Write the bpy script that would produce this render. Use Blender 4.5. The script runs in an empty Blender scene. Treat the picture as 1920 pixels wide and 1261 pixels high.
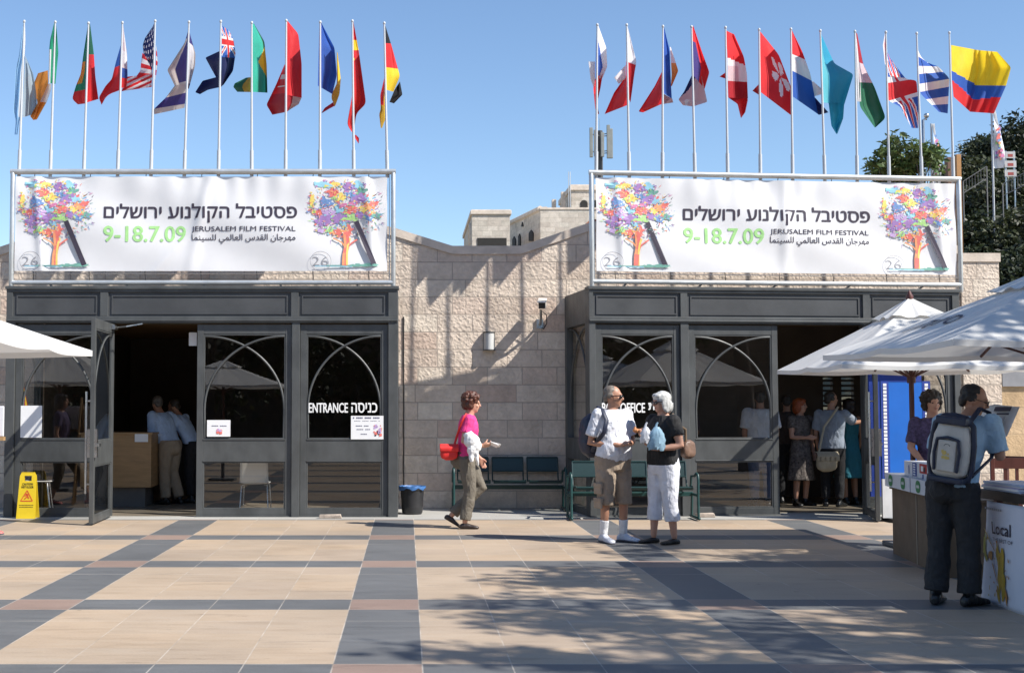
import bpy, math, random
from mathutils import Vector, Matrix, noise as mnoise
R = math.radians
rnd = random.Random(7)
scene = bpy.context.scene
COL = scene.collection
# ---------------------------------------------------------------- camera
F, U0, V0, CH = 2450.0, 763.0, 630.5, 1.5
TILT = math.atan(132.5 / F)
cam_d = bpy.data.cameras.new('camera'); cam = bpy.data.objects.new('camera', cam_d); COL.objects.link(cam)
cam.location = (0, 0, CH); cam.rotation_euler = (math.pi / 2 + TILT, 0, 0)
cam_d.sensor_width = 36; cam_d.lens = F / 1920 * 36; cam_d.shift_x = (960 - U0) / 1920
cam_d.clip_start = 0.1; cam_d.clip_end = 3000
scene.camera = cam
# ---------------------------------------------------------------- sun, sky, exposure
SUN = Vector((1.85, -1.0, 2.07)).normalized()
SUN_EL = math.asin(SUN.z); SUN_AZ = math.atan2(SUN.x, SUN.y)       # azimuth clockwise from +Y
world = bpy.data.worlds.new('World'); scene.world = world; world.use_nodes = True
wn = world.node_tree; wn.nodes.clear()
sky = wn.nodes.new('ShaderNodeTexSky'); sky.sky_type = 'NISHITA'; sky.sun_disc = False
sky.sun_elevation = SUN_EL; sky.sun_rotation = SUN_AZ; sky.altitude = 300; sky.air_density = 1.0; sky.dust_density = 0.1; sky.ozone_density = 4.0
bg = wn.nodes.new('ShaderNodeBackground'); bg.inputs['Strength'].default_value = 0.110
wo = wn.nodes.new('ShaderNodeOutputWorld')
wn.links.new(sky.outputs[0], bg.inputs[0]); wn.links.new(bg.outputs[0], wo.inputs[0])
sd = bpy.data.lights.new('sun', 'SUN'); sd.energy = 5.0; sd.angle = R(0.55); sd.color = (1.0, 0.95, 0.88)
so = bpy.data.objects.new('sun', sd); COL.objects.link(so)
so.rotation_euler = SUN.to_track_quat('Z', 'Y').to_euler(); so.location = (20, -10, 25)
scene.view_settings.view_transform = 'Standard'; scene.view_settings.look = 'None'
scene.view_settings.exposure = 0.66; scene.view_settings.gamma = 1.0
scene.cycles.max_bounces = 8; scene.cycles.transparent_max_bounces = 16
scene.cycles.use_denoising = True

# ---------------------------------------------------------------- pixel helpers (photo pixels -> places)
def ray(u, v):
    a = (u - U0) / F; up = -(v - V0) / F
    return Vector((a, math.cos(TILT) - math.sin(TILT) * up, math.sin(TILT) + math.cos(TILT) * up))
def P(u, v, Y):
    d = ray(u, v); s = Y / d.y
    return Vector((d.x * s, Y, CH + d.z * s))
def G(u, v, z=0.0):
    d = ray(u, v); s = (z - CH) / d.z
    return Vector((d.x * s, d.y * s, z))
class Front:
    """a vertical plane with local x along it, y into it, z up"""
    def __init__(s, o, ang):
        s.o = Vector(o); s.a = ang
        s.ex = Vector((math.cos(ang), math.sin(ang), 0)); s.ey = Vector((-math.sin(ang), math.cos(ang), 0))
    def loc(s, u, v, dy=0.0):
        d = ray(u, v); c = Vector((0, 0, CH)); o = s.o + s.ey * dy
        t = (o - c).dot(s.ey) / d.dot(s.ey); p = c + d * t - o
        return p.dot(s.ex), p.z + 0.0
    def w(s, x, y, z):
        return s.o + s.ex * x + s.ey * y + Vector((0, 0, z))
YL = 18.0
FL = Front((P(10, 760, YL).x, YL, 0), 0.0)
_r0 = P(1105, 760, YL); _r1 = P(1801, 760, 18.54)
FR = Front((_r0.x, YL, 0), math.atan2(_r1.y - _r0.y, _r1.x - _r0.x))
YW = 19.5                                                            # stone wall

# ---------------------------------------------------------------- materials
MATS = {}
class NT:
    """small helper for node maths"""
    def __init__(s, m): s.t = m.node_tree; s.n = s.t.nodes; s.l = s.t.links
    def new(s, typ, **k):
        n = s.n.new(typ)
        for a, b in k.items(): setattr(n, a, b)
        return n
    def put(s, sock, v):
        if hasattr(v, 'is_linked') or isinstance(v, bpy.types.NodeSocket): s.l.new(v, sock)
        else: sock.default_value = v
    def m(s, op, a, b=0.0, c=0.0):
        n = s.new('ShaderNodeMath', operation=op)
        s.put(n.inputs[0], a); s.put(n.inputs[1], b)
        if op in ('MULTIPLY_ADD', 'SMOOTH_MIN'): s.put(n.inputs[2], c)
        return n.outputs[0]
    def mix(s, f, a, b):
        n = s.new('ShaderNodeMix', data_type='RGBA'); s.put(n.inputs[0], f); s.put(n.inputs[6], a); s.put(n.inputs[7], b)
        return n.outputs[2]
    def noise(s, vec, scale, detail=3.0, rough=0.5, out=0):
        n = s.new('ShaderNodeTexNoise'); n.inputs['Scale'].default_value = scale; n.inputs['Detail'].default_value = detail
        n.inputs['Roughness'].default_value = rough
        if vec is not None: s.l.new(vec, n.inputs['Vector'])
        return n.outputs[out]
    def ramp(s, f, stops):
        n = s.new('ShaderNodeValToRGB'); e = n.color_ramp.elements
        while len(e) < len(stops): e.new(0.5)
        for i, (p, c) in enumerate(stops): e[i].position = p; e[i].color = tuple(c) + (1.0,) if len(c) == 3 else c
        s.l.new(f, n.inputs[0]); return n.outputs[0]
    def bump(s, h, strength, dist, normal=None):
        n = s.new('ShaderNodeBump'); n.inputs['Strength'].default_value = strength; n.inputs['Distance'].default_value = dist
        s.l.new(h, n.inputs['Height'])
        if normal is not None: s.l.new(normal, n.inputs['Normal'])
        return n.outputs[0]
def newmat(name):
    m = bpy.data.materials.new(name); m.use_nodes = True
    return m, NT(m), m.node_tree.nodes['Principled BSDF']
def c4(c): return (c[0], c[1], c[2], 1.0)
def M(name, col, rough=0.6, var=0.12, vscale=4.0, bump=0.0, bscale=60.0, metal=0.0, spec=0.5, stretch=None, trans=0.0, sheen=0.0):
    if name in MATS: return MATS[name]
    m, t, b = newmat(name)
    tc = t.new('ShaderNodeTexCoord').outputs['Object']
    if stretch:
        mp = t.new('ShaderNodeMapping'); mp.inputs['Scale'].default_value = stretch; t.l.new(tc, mp.inputs[0]); tc = mp.outputs[0]
    n = t.noise(tc, vscale, 4.0, 0.6)
    lo = [max(0, x * (1 - var * 1.6)) for x in col]; hi = [min(1, x * (1 + var * 1.6)) for x in col]
    t.l.new(t.ramp(n, [(0.25, lo), (0.75, hi)]), b.inputs['Base Color'])
    b.inputs['Metallic'].default_value = metal; b.inputs['Specular IOR Level'].default_value = spec
    r = t.m('MULTIPLY_ADD', t.noise(tc, vscale * 2.3, 3.0), 0.25, rough - 0.125); t.l.new(r, b.inputs['Roughness'])
    if bump:
        nb = t.bump(t.noise(tc, bscale, 4.0, 0.6), bump, 0.01)
        if sheen:                                                       # cloth: soft drag folds under the weave
            nz = t.new('ShaderNodeTexNoise'); nz.inputs['Scale'].default_value = 11.0; nz.inputs['Detail'].default_value = 2.0; nz.inputs['Distortion'].default_value = 1.6
            mp2 = t.new('ShaderNodeMapping'); mp2.inputs['Scale'].default_value = (1.0, 1.0, 0.55); mp2.inputs['Rotation'].default_value = (0.5, 0.3, 0.0)
            t.l.new(tc, mp2.inputs[0]); t.l.new(mp2.outputs[0], nz.inputs['Vector']); nb = t.bump(nz.outputs[0], 0.55, 0.035, nb)
        t.l.new(nb, b.inputs['Normal'])
    if trans:
        tl = t.new('ShaderNodeBsdfTranslucent'); tl.inputs[0].default_value = c4(col)
        mx = t.new('ShaderNodeMixShader'); mx.inputs[0].default_value = trans
        out = t.n['Material Output']; t.l.new(b.outputs[0], mx.inputs[1]); t.l.new(tl.outputs[0], mx.inputs[2]); t.l.new(mx.outputs[0], out.inputs[0])
    MATS[name] = m; return m
def glassmat(name, tint=(0.82, 0.85, 0.84), refl=0.07, rough=0.0):
    if name in MATS: return MATS[name]
    m, t, b = newmat(name); t.n.remove(b)
    g = t.new('ShaderNodeNewGeometry')
    d = t.new('ShaderNodeVectorMath', operation='DOT_PRODUCT'); t.l.new(g.outputs['Incoming'], d.inputs[0]); t.l.new(g.outputs['Normal'], d.inputs[1])
    f = t.m('POWER', t.m('SUBTRACT', 1.0, t.m('ABSOLUTE', d.outputs['Value'])), 5.0)
    f = t.m('MULTIPLY_ADD', f, 0.9 - refl, refl)
    tr = t.new('ShaderNodeBsdfTransparent'); tr.inputs[0].default_value = c4(tint)
    gl = t.new('ShaderNodeBsdfGlossy'); gl.inputs['Roughness'].default_value = rough
    mx = t.new('ShaderNodeMixShader'); t.l.new(f, mx.inputs[0]); t.l.new(tr.outputs[0], mx.inputs[1]); t.l.new(gl.outputs[0], mx.inputs[2])
    t.l.new(mx.outputs[0], t.n['Material Output'].inputs[0]); MATS[name] = m; return m

# ---------------------------------------------------------------- mesh builder
ORG = {}
class MB:
    def __init__(s): s.v = []; s.f = []; s.mi = []
    def add(s, vs, fs, mi=0):
        o = len(s.v); s.v += [Vector(x) for x in vs]
        for f in fs: s.f.append([o + i for i in f]); s.mi.append(mi)
    def quad(s, a, b, c, d, mi=0): s.add([a, b, c, d], [(0, 1, 2, 3)], mi)
    def box(s, x0, x1, y0, y1, z0, z1, mi=0, M4=None):
        vs = [Vector((x, y, z)) for z in (z0, z1) for y in (y0, y1) for x in (x0, x1)]
        if M4 is not None: vs = [M4 @ p for p in vs]
        s.add(vs, [(0, 2, 3, 1), (4, 5, 7, 6), (0, 1, 5, 4), (2, 6, 7, 3), (0, 4, 6, 2), (1, 3, 7, 5)], mi)
    def loft(s, rings, mi=0, cap=True, closed=True):
        n = len(rings[0]); vs = [p for r in rings for p in r]; fs = []
        for i in range(len(rings) - 1):
            for j in range(n if closed else n - 1):
                k = (j + 1) % n
                fs.append((i * n + j, i * n + k, (i + 1) * n + k, (i + 1) * n + j))
        if cap: fs.append(tuple(range(n))[::-1]); fs.append(tuple((len(rings) - 1) * n + j for j in range(n)))
        s.add(vs, fs, mi)
    def tube(s, pts, r, n=8, mi=0, rnd_caps=False, flat=1.0, ref=None):
        pts = [Vector(p) for p in pts]; k = len(pts)
        rs = list(r) if isinstance(r, (list, tuple)) else [r] * k
        tans = []
        for i in range(k):
            a = pts[max(0, i - 1)]; b = pts[min(k - 1, i + 1)]; t = b - a
            tans.append(t.normalized() if t.length > 1e-9 else Vector((0, 0, 1)))
        up = Vector(ref) if ref else (Vector((0, 0, 1)) if abs(tans[0].z) < 0.9 else Vector((0, 1, 0)))
        X = (up - tans[0] * up.dot(tans[0])).normalized(); rings = []
        def ring(c, X, Yv, rr): return [c + X * (rr * flat * math.cos(2 * math.pi * j / n)) + Yv * (rr * math.sin(2 * math.pi * j / n)) for j in range(n)]
        for i in range(k):
            X = (X - tans[i] * X.dot(tans[i])).normalized(); Yv = tans[i].cross(X)
            if rnd_caps and i == 0:
                for q in (0.05, 0.4, 0.75): rings.append(ring(pts[0] - tans[0] * rs[0] * math.sqrt(1 - q * q), X, Yv, rs[0] * q))
            rings.append(ring(pts[i], X, Yv, rs[i]))
            if rnd_caps and i == k - 1:
                for q in (0.75, 0.4, 0.05): rings.append(ring(pts[-1] + tans[-1] * rs[-1] * math.sqrt(1 - q * q), X, Yv, rs[-1] * q))
        s.loft(rings, mi)
    def ell(s, c, r, nu=12, nv=8, mi=0, M4=None):
        c = Vector(c); rings = []
        for i in range(nv + 1):
            ph = math.pi * (0.02 + 0.96 * i / nv); rings.append([])
            for j in range(nu):
                th = 2 * math.pi * j / nu
                p = Vector((r[0] * math.sin(ph) * math.cos(th), r[1] * math.sin(ph) * math.sin(th), -r[2] * math.cos(ph)))
                if M4 is not None: p = M4 @ p
                rings[-1].append(c + p)
        s.loft(rings, mi)
    def prism(s, poly, y0, y1, mi=0, fn=None):
        """poly of (x,z) extruded from y0 to y1; fn maps (x,y,z) to a point"""
        fn = fn or (lambda x, y, z: Vector((x, y, z))); n = len(poly)
        vs = [fn(x, y0, z) for x, z in poly] + [fn(x, y1, z) for x, z in poly]
        fs = [tuple(range(n)), tuple(range(2 * n - 1, n - 1, -1))] + [(i, i + n, (i + 1) % n + n, (i + 1) % n) for i in range(n)]
        s.add(vs, fs, mi)
    def grid(s, fn, nu, nv, mi=None):
        vs = [fn(i / nu, j / nv) for j in range(nv + 1) for i in range(nu + 1)]
        o = len(s.v); s.v += [Vector(x) for x in vs]
        for j in range(nv):
            for i in range(nu):
                a = j * (nu + 1) + i
                s.f.append([o + a, o + a + 1, o + a + nu + 2, o + a + nu + 1])
                s.mi.append(mi((i + .5) / nu, (j + .5) / nv) if callable(mi) else (mi or 0))
    def xf(s, M4):
        s.v = [M4 @ p for p in s.v]; return s
    def build(s, name, mats, parent=None, smooth=None, world=True, bevel=0.0):
        me = bpy.data.meshes.new(name)
        org = Vector((0, 0, 0))
        if parent is not None and world: org = ORG.get(parent.name, Vector((0, 0, 0)))
        me.from_pydata([tuple(p - org) for p in s.v], [], s.f)
        for m in (mats if isinstance(mats, (list, tuple)) else [mats]): me.materials.append(m)
        me.polygons.foreach_set('material_index', s.mi)
        me.update()
        if smooth is not None:
            me.shade_smooth()
            if smooth < 180: me.set_sharp_from_angle(angle=R(smooth))
        o = bpy.data.objects.new(name, me); COL.objects.link(o)
        if parent is not None: o.parent = parent; ORG[o.name] = org
        else: ORG[o.name] = Vector((0, 0, 0))
        if bevel:
            b = o.modifiers.new('bevel', 'BEVEL'); b.width = bevel; b.segments = 2; b.limit_method = 'ANGLE'; b.angle_limit = R(40)
        return o
def tag(o, label=None, cat=None, group=None, kind=None):
    if label: o['label'] = label
    if cat: o['category'] = cat
    if group: o['group'] = group
    if kind: o['kind'] = kind
    return o
def thing(name, loc, label, cat, group=None, rot=0.0):
    o = bpy.data.objects.new(name, None); COL.objects.link(o); o.location = loc; o.empty_display_size = 0.2
    o.rotation_euler = (0, 0, rot); ORG[o.name] = Vector(loc)
    return tag(o, label, cat, group)
def dup(root, loc, label, rot=None, group=None):
    r = root.copy(); COL.objects.link(r); r.location = loc; r['label'] = label
    if group: r['group'] = group
    if rot is not None: r.rotation_euler = (0, 0, rot)
    for ch in list(root.children):
        c = ch.copy(); COL.objects.link(c); c.parent = r
        for g in list(ch.children):
            d = g.copy(); COL.objects.link(d); d.parent = c
    return r
HEB = 'א'
def text_polys(s, bold=0.0):
    cu = bpy.data.curves.new('t', 'FONT'); cu.body = s; cu.resolution_u = 3; cu.offset = bold
    ob = bpy.data.objects.new('t', cu); COL.objects.link(ob)
    bpy.context.view_layer.update()
    me = ob.evaluated_get(bpy.context.evaluated_depsgraph_get()).to_mesh()
    vs = [v.co.copy() for v in me.vertices]; fs = [tuple(p.vertices) for p in me.polygons]
    ob.to_mesh_clear(); bpy.data.objects.remove(ob); bpy.data.curves.remove(cu)
    return vs, fs
def put_text(mb, s, x0, x1, z0, z1, fn, mi=0, bold=0.0):
    """letters filling the box x0..x1, z0..z1 of a surface; fn maps (x,z) to a point"""
    vs, fs = text_polys(s, min(bold, 0.0))
    if not vs: return
    a0 = min(v.x for v in vs); a1 = max(v.x for v in vs); b0 = min(v.y for v in vs); b1 = max(v.y for v in vs)
    nn = (fn(x1, z0) - fn(x0, z0)).cross(fn(x0, z1) - fn(x0, z0)).normalized(); q = max(0, bold) * (z1 - z0) * .9
    for k, (dx, dz) in enumerate(((0, 0), (-q, 0), (q, 0), (0, q * .7), (0, -q * .7))):
        if k and q <= 0: break
        mb.add([fn(x0 + dx + (v.x - a0) / (a1 - a0) * (x1 - x0), z0 + dz + (v.y - b0) / (b1 - b0) * (z1 - z0)) + nn * (k * .0003) for v in vs], fs, mi)
# ================================================================ ground
def paving_mat():
    m, t, b = newmat('plaza_paving'); tc = t.new('ShaderNodeTexCoord').outputs['Object']
    sp = t.new('ShaderNodeSeparateXYZ'); t.l.new(tc, sp.inputs[0]); X, Y = sp.outputs[0], sp.outputs[1]
    PX, PY, W = 2.61, 2.575, 0.515
    x0 = -0.432; y0 = G(960, 1142).y
    fx = t.m('PINGPONG', 0.0, 1.0)
    fx = t.m('FLOORED_MODULO', t.m('SUBTRACT', X, x0), PX); fy = t.m('FLOORED_MODULO', t.m('SUBTRACT', Y, y0), PY)
    sx = t.m('LESS_THAN', fx, 0.52); sy = t.m('LESS_THAN', fy, W)
    ix = t.m('FLOOR', t.m('DIVIDE', t.m('SUBTRACT', X, x0), PX / 5)); iy = t.m('FLOOR', t.m('DIVIDE', t.m('SUBTRACT', Y, y0), PY / 5))
    cx = t.new('ShaderNodeCombineXYZ'); t.l.new(ix, cx.inputs[0]); t.l.new(iy, cx.inputs[1])
    wn_ = t.new('ShaderNodeTexWhiteNoise', noise_dimensions='2D'); t.l.new(cx.outputs[0], wn_.inputs['Vector']); rv = wn_.outputs['Value']
    mp = t.new('ShaderNodeMapping'); mp.inputs['Scale'].default_value = (0.9, 5.0, 1.0); t.l.new(tc, mp.inputs[0])
    # shift the grain per tile so that it does not run on across joints
    va = t.new('ShaderNodeVectorMath', operation='ADD'); t.l.new(mp.outputs[0], va.inputs[0]); t.l.new(wn_.outputs['Color'], va.inputs[1])
    g1 = t.noise(va.outputs[0], 2.2, 6.0, 0.65); g2 = t.noise(tc, 55.0, 3.0, 0.7); g3 = t.noise(tc, 0.55, 3.0, 0.6)
    cream = t.ramp(g1, [(0.25, (0.365, 0.282, 0.200)), (0.5, (0.440, 0.345, 0.252)), (0.72, (0.445, 0.362, 0.275))])
    tilev = t.ramp(rv, [(0.0, (0.90, 0.90, 0.92)), (0.5, (0.97, 0.97, 0.97)), (1.0, (1.04, 1.0, 0.95))])
    mu = t.new('ShaderNodeMix', data_type='RGBA', blend_type='MULTIPLY'); mu.inputs[0].default_value = 1.0
    t.l.new(cream, mu.inputs[6]); t.l.new(tilev, mu.inputs[7]); cream = mu.outputs[2]
    grey = t.ramp(g1, [(0.2, (0.102, 0.105, 0.107)), (0.8, (0.160, 0.164, 0.166))])
    pink = t.ramp(g1, [(0.2, (0.245, 0.172, 0.138)), (0.8, (0.31, 0.225, 0.185))])
    anyb = t.m('MAXIMUM', sx, sy); both = t.m('MULTIPLY', sx, sy)
    col = t.mix(anyb, cream, grey); col = t.mix(both, col, pink)
    col = t.mix(t.m('GREATER_THAN', Y, G(760, 973).y), col, (0.42, 0.41, 0.38, 1.0))
    # joints
    jx = t.m('FLOORED_MODULO', t.m('SUBTRACT', X, x0), PX / 5); jx = t.m('MINIMUM', jx, t.m('SUBTRACT', PX / 5, jx))
    jy = t.m('FLOORED_MODULO', t.m('SUBTRACT', Y, y0), PY / 5); jy = t.m('MINIMUM', jy, t.m('SUBTRACT', PY / 5, jy))
    hasx = t.m('GREATER_THAN', t.noise(None, 1.0), -1.0)
    keepy = t.m('MAXIMUM', 0.0, t.m('LESS_THAN', t.m('ABSOLUTE', t.m('SUBTRACT', fy, PY * 0.8)), 0.05))
    keepy = t.m('MAXIMUM', keepy, t.m('LESS_THAN', t.m('MINIMUM', fy, t.m('ABSOLUTE', t.m('SUBTRACT', fy, W))), 0.05))
    jm = t.m('MAXIMUM', t.m('LESS_THAN', jx, 0.0045), t.m('MULTIPLY', t.m('LESS_THAN', jy, 0.006), keepy))
    dirt = t.noise(tc, 3.0, 3.0)
    jc = t.ramp(dirt, [(0.35, (0.30, 0.26, 0.21)), (0.62, (0.66, 0.60, 0.52))])
    col = t.mix(t.m('MULTIPLY', jm, 0.5), col, jc)
    st = t.m('MULTIPLY', t.ramp(g3, [(0.3, (0.80, 0.80, 0.80)), (0.65, (1.0, 1.0, 1.0))]), t.m('MULTIPLY_ADD', g2, 0.3, 0.85))
    m2 = t.new('ShaderNodeMix', data_type='RGBA', blend_type='MULTIPLY'); m2.inputs[0].default_value = 1.0
    gv = t.new('ShaderNodeTexVoronoi'); gv.inputs['Scale'].default_value = 2.1; t.l.new(tc, gv.inputs['Vector'])
    gs = t.m('MULTIPLY', t.m('LESS_THAN', gv.outputs['Distance'], t.m('MULTIPLY_ADD', t.noise(tc, 9.0), 0.09, -0.005)), 0.30)
    sc = t.m('MULTIPLY', t.m('GREATER_THAN', t.noise(mp.outputs[0], 1.1, 8.0, 0.75), 0.60), 0.15)
    st = t.m('MULTIPLY', st, t.m('SUBTRACT', 1.0, t.m('ADD', gs, sc)))
    t.l.new(col, m2.inputs[6]); t.l.new(st, m2.inputs[7]); t.l.new(m2.outputs[2], b.inputs['Base Color'])
    t.l.new(t.m('MULTIPLY_ADD', g1, 0.3, 0.42), b.inputs['Roughness']); b.inputs['Specular IOR Level'].default_value = 0.35
    h = t.m('SUBTRACT', t.m('MULTIPLY', g2, 0.25), jm); t.l.new(t.bump(h, 0.35, 0.004), b.inputs['Normal'])
    return m
mb = MB(); mb.quad((-30, -28, 0), (26, -28, 0), (26, 27, 0), (-30, 27, 0))
tag(mb.build('plaza', paving_mat()), 'stone paved plaza of cream slabs crossed by slate grey bands', 'plaza', kind='structure')
mb = MB(); mb.quad((-900, -900, -.02), (900, -900, -.02), (900, 900, -.02), (-900, 900, -.02))
tag(mb.build('ground', M('dry_earth', (0.30, 0.25, 0.18), 0.9, 0.2, 0.2)), 'dry pale earth around the plaza', 'ground', kind='structure')

# ================================================================ stone building
def stone_mat(name, stops, bw=0.52, rh=0.262, rough_amt=1.0, joint=(0.40, 0.34, 0.29), off=(0.0, 0.0)):
    m, t, b = newmat(name); tc = t.new('ShaderNodeTexCoord').outputs['Object']
    sp = t.new('ShaderNodeSeparateXYZ'); t.l.new(tc, sp.inputs[0])
    cx = t.new('ShaderNodeCombineXYZ'); t.l.new(t.m('ADD', t.m('ADD', sp.outputs[0], sp.outputs[1]), off[0]), cx.inputs[0]); t.l.new(t.m('ADD', sp.outputs[2], off[1]), cx.inputs[1])
    def brick(mort):
        br = t.new('ShaderNodeTexBrick'); br.offset = 0.43; br.squash = 1.45; br.squash_frequency = 3
        br.inputs['Color1'].default_value = (0, 0, 0, 1); br.inputs['Color2'].default_value = (1, 1, 1, 1); br.inputs['Mortar'].default_value = (.5, .5, .5, 1)
        br.inputs['Scale'].default_value = 1.0; br.inputs['Mortar Size'].default_value = mort; br.inputs['Mortar Smooth'].default_value = 0.4
        br.inputs['Brick Width'].default_value = bw; br.inputs['Row Height'].default_value = rh
        t.l.new(cx.outputs[0], br.inputs['Vector']); return br
    br = brick(0.007)
    vo = t.new('ShaderNodeTexVoronoi'); vo.inputs['Scale'].default_value = 20.0; vo.feature = 'F1'
    wv = t.new('ShaderNodeVectorMath', operation='MULTIPLY_ADD'); nz = t.new('ShaderNodeTexNoise'); nz.inputs['Scale'].default_value = 9.0; t.l.new(tc, nz.inputs['Vector'])
    t.l.new(nz.outputs['Color'], wv.inputs[0]); wv.inputs[1].default_value = (0.1, 0.1, 0.1); t.l.new(tc, wv.inputs[2]); t.l.new(wv.outputs[0], vo.inputs['Vector'])
    fine = t.noise(tc, 70.0, 4.0, 0.65); mid = t.noise(tc, 13.0, 4.0, 0.6)
    base = t.ramp(br.outputs['Color'], stops)
    stain = t.ramp(t.noise(tc, 2.6, 4.0, 0.6), [(0.3, (0.78, 0.76, 0.74)), (0.6, (1.03, 1.0, 0.97))])
    mu = t.new('ShaderNodeMix', data_type='RGBA', blend_type='MULTIPLY'); mu.inputs[0].default_value = 1.0; t.l.new(base, mu.inputs[6]); t.l.new(stain, mu.inputs[7])
    m3 = t.new('ShaderNodeMix', data_type='RGBA', blend_type='MULTIPLY'); m3.inputs[0].default_value = 1.0
    t.l.new(mu.outputs[2], m3.inputs[6]); t.l.new(t.ramp(mid, [(0.3, (0.86, 0.85, 0.84)), (0.7, (1.04, 1.03, 1.02))]), m3.inputs[7])
    t.l.new(t.mix(br.outputs['Fac'], m3.outputs[2], c4(joint)), b.inputs['Base Color'])
    b.inputs['Roughness'].default_value = 0.9; b.inputs['Specular IOR Level'].default_value = 0.2
    h = t.m('ADD', t.m('MULTIPLY', vo.outputs['Distance'], 0.55 * rough_amt), t.m('ADD', t.m('MULTIPLY', fine, 0.22), t.m('MULTIPLY', mid, 0.55 * rough_amt)))
    h = t.m('MULTIPLY', h, t.m('SUBTRACT', 1.0, br.outputs['Fac']))
    t.l.new(t.bump(h, 0.75, 0.023), b.inputs['Normal'])
    return m
STOPS = [(0.0, (0.585, 0.495, 0.415)), (0.25, (0.71, 0.63, 0.54)), (0.45, (0.67, 0.585, 0.50)), (0.62, (0.75, 0.68, 0.585)), (0.8, (0.60, 0.485, 0.41)), (1.0, (0.69, 0.61, 0.525))]
STONE = stone_mat('rough_limestone', STOPS)
COPE = M('coping_stone', (0.60, 0.515, 0.43), 0.85, 0.15, 3.0, 0.4, 40)
bld = thing('stone_building', (1.2, YW, 0), 'low stone building with two gables joined by a dipping parapet, behind both entrances', 'building')
def wz(u, v): p = P(u, v, YW); return (p.x, p.z)
profile = [wz(-190, 527), wz(18, 457), wz(380, 340), wz(742, 428), wz(848, 461), wz(976, 461), wz(1104, 418), wz(1430, 346), wz(1799, 462)]
ZT = 3.12                                                            # top of the openings behind the metal fronts
xl = profile[0][0]; xr = P(1870, 475, YW).x; zp = P(1830, 475, YW).z
CL0, CL1 = P(728, 760, YW).x + 0.0, P(1076, 760, YW).x + 0.35        # centre pier between the fronts
PL = FL.o.x + .02; PR = 7.72
mb = MB()
up = profile[:-1] + [(profile[-1][0] - .002, profile[-1][1])]
mb.prism([(xl, ZT)] + up + [(up[-1][0], ZT)], YW, YW + .35)
mb.box(xl, PL, YW, YW + .35, 0, ZT - .001); mb.box(CL0, CL1, YW, YW + .35, 0, ZT - .001)
mb.box(PR, profile[-1][0] - .002, YW, YW + .35, 0, ZT - .001)
mb.box(profile[-1][0], xr, YW - .04, YW + .6, 0, zp - .13)
mb.build('wall', STONE, bld)
mb = MB(); th = 0.125
for (a, b) in zip(profile[:-1], profile[1:]):
    mb.prism([(a[0], a[1] - th), (a[0], a[1]), (b[0], b[1]), (b[0], b[1] - th)], YW - .025, YW + .37)
mb.box(profile[-1][0], xr + .02, YW - .06, YW + .62, zp - .13, zp)
mb.build('coping', COPE, bld)
mb = MB(); TILE = M('clay_tile', (0.42, 0.17, 0.10), 0.8, 0.3, 5.0, 0.3, 30)
for (a, b) in zip(profile[:-1], profile[1:]):
    n = max(2, int((b[0] - a[0]) / .21)); rise = 0.0 if a[0] < 1.9 else 0.10
    for i in range(n):
        s0 = i / n; s1 = (i + 1) / n; x0 = a[0] + (b[0] - a[0]) * s0; x1 = a[0] + (b[0] - a[0]) * s1; z0 = a[1] + (b[1] - a[1]) * s0 + rise - .06; z1 = a[1] + (b[1] - a[1]) * s1 + rise - .06
        pr = [(x0 + (x1 - x0) * k / 5, z0 + (z1 - z0) * k / 5 + .05 * math.sin(math.pi * k / 5) * (1 + .3 * math.sin(i * 7.3))) for k in range(6)]
        mb.prism(pr + [(x1, z1 - .08), (x0, z0 - .08)], YW + .375, YW + 7.5)
mb.build('roof', TILE, bld, smooth=40)
# rooms behind the fronts: floor, walls, ceiling
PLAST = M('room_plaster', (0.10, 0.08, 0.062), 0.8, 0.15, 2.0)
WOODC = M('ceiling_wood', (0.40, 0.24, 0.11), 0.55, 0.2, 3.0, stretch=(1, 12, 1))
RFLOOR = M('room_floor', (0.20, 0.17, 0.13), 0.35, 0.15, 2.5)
YB = 26.0
for (x0, x1, slots) in ((PL, CL0, []), (CL1, PR, [(7.0, 7.17), (7.31, 7.52)])):
    YB = 26.0 if x0 < 0 else 22.0
    mb = MB(); zc = 2.86
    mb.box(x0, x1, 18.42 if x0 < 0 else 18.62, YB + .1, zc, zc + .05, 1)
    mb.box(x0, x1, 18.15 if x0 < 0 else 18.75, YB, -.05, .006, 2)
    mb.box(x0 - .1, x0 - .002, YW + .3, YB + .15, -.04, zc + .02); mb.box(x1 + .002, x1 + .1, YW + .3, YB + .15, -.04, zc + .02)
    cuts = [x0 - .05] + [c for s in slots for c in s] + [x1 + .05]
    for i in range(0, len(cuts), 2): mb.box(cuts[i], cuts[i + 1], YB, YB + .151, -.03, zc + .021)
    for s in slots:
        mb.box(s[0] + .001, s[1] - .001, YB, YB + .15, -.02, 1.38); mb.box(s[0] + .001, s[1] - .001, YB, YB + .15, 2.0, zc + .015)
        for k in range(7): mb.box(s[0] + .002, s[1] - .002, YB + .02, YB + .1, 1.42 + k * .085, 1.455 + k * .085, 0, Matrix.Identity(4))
    mb.build('room', [PLAST, WOODC, RFLOOR], bld)

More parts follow.
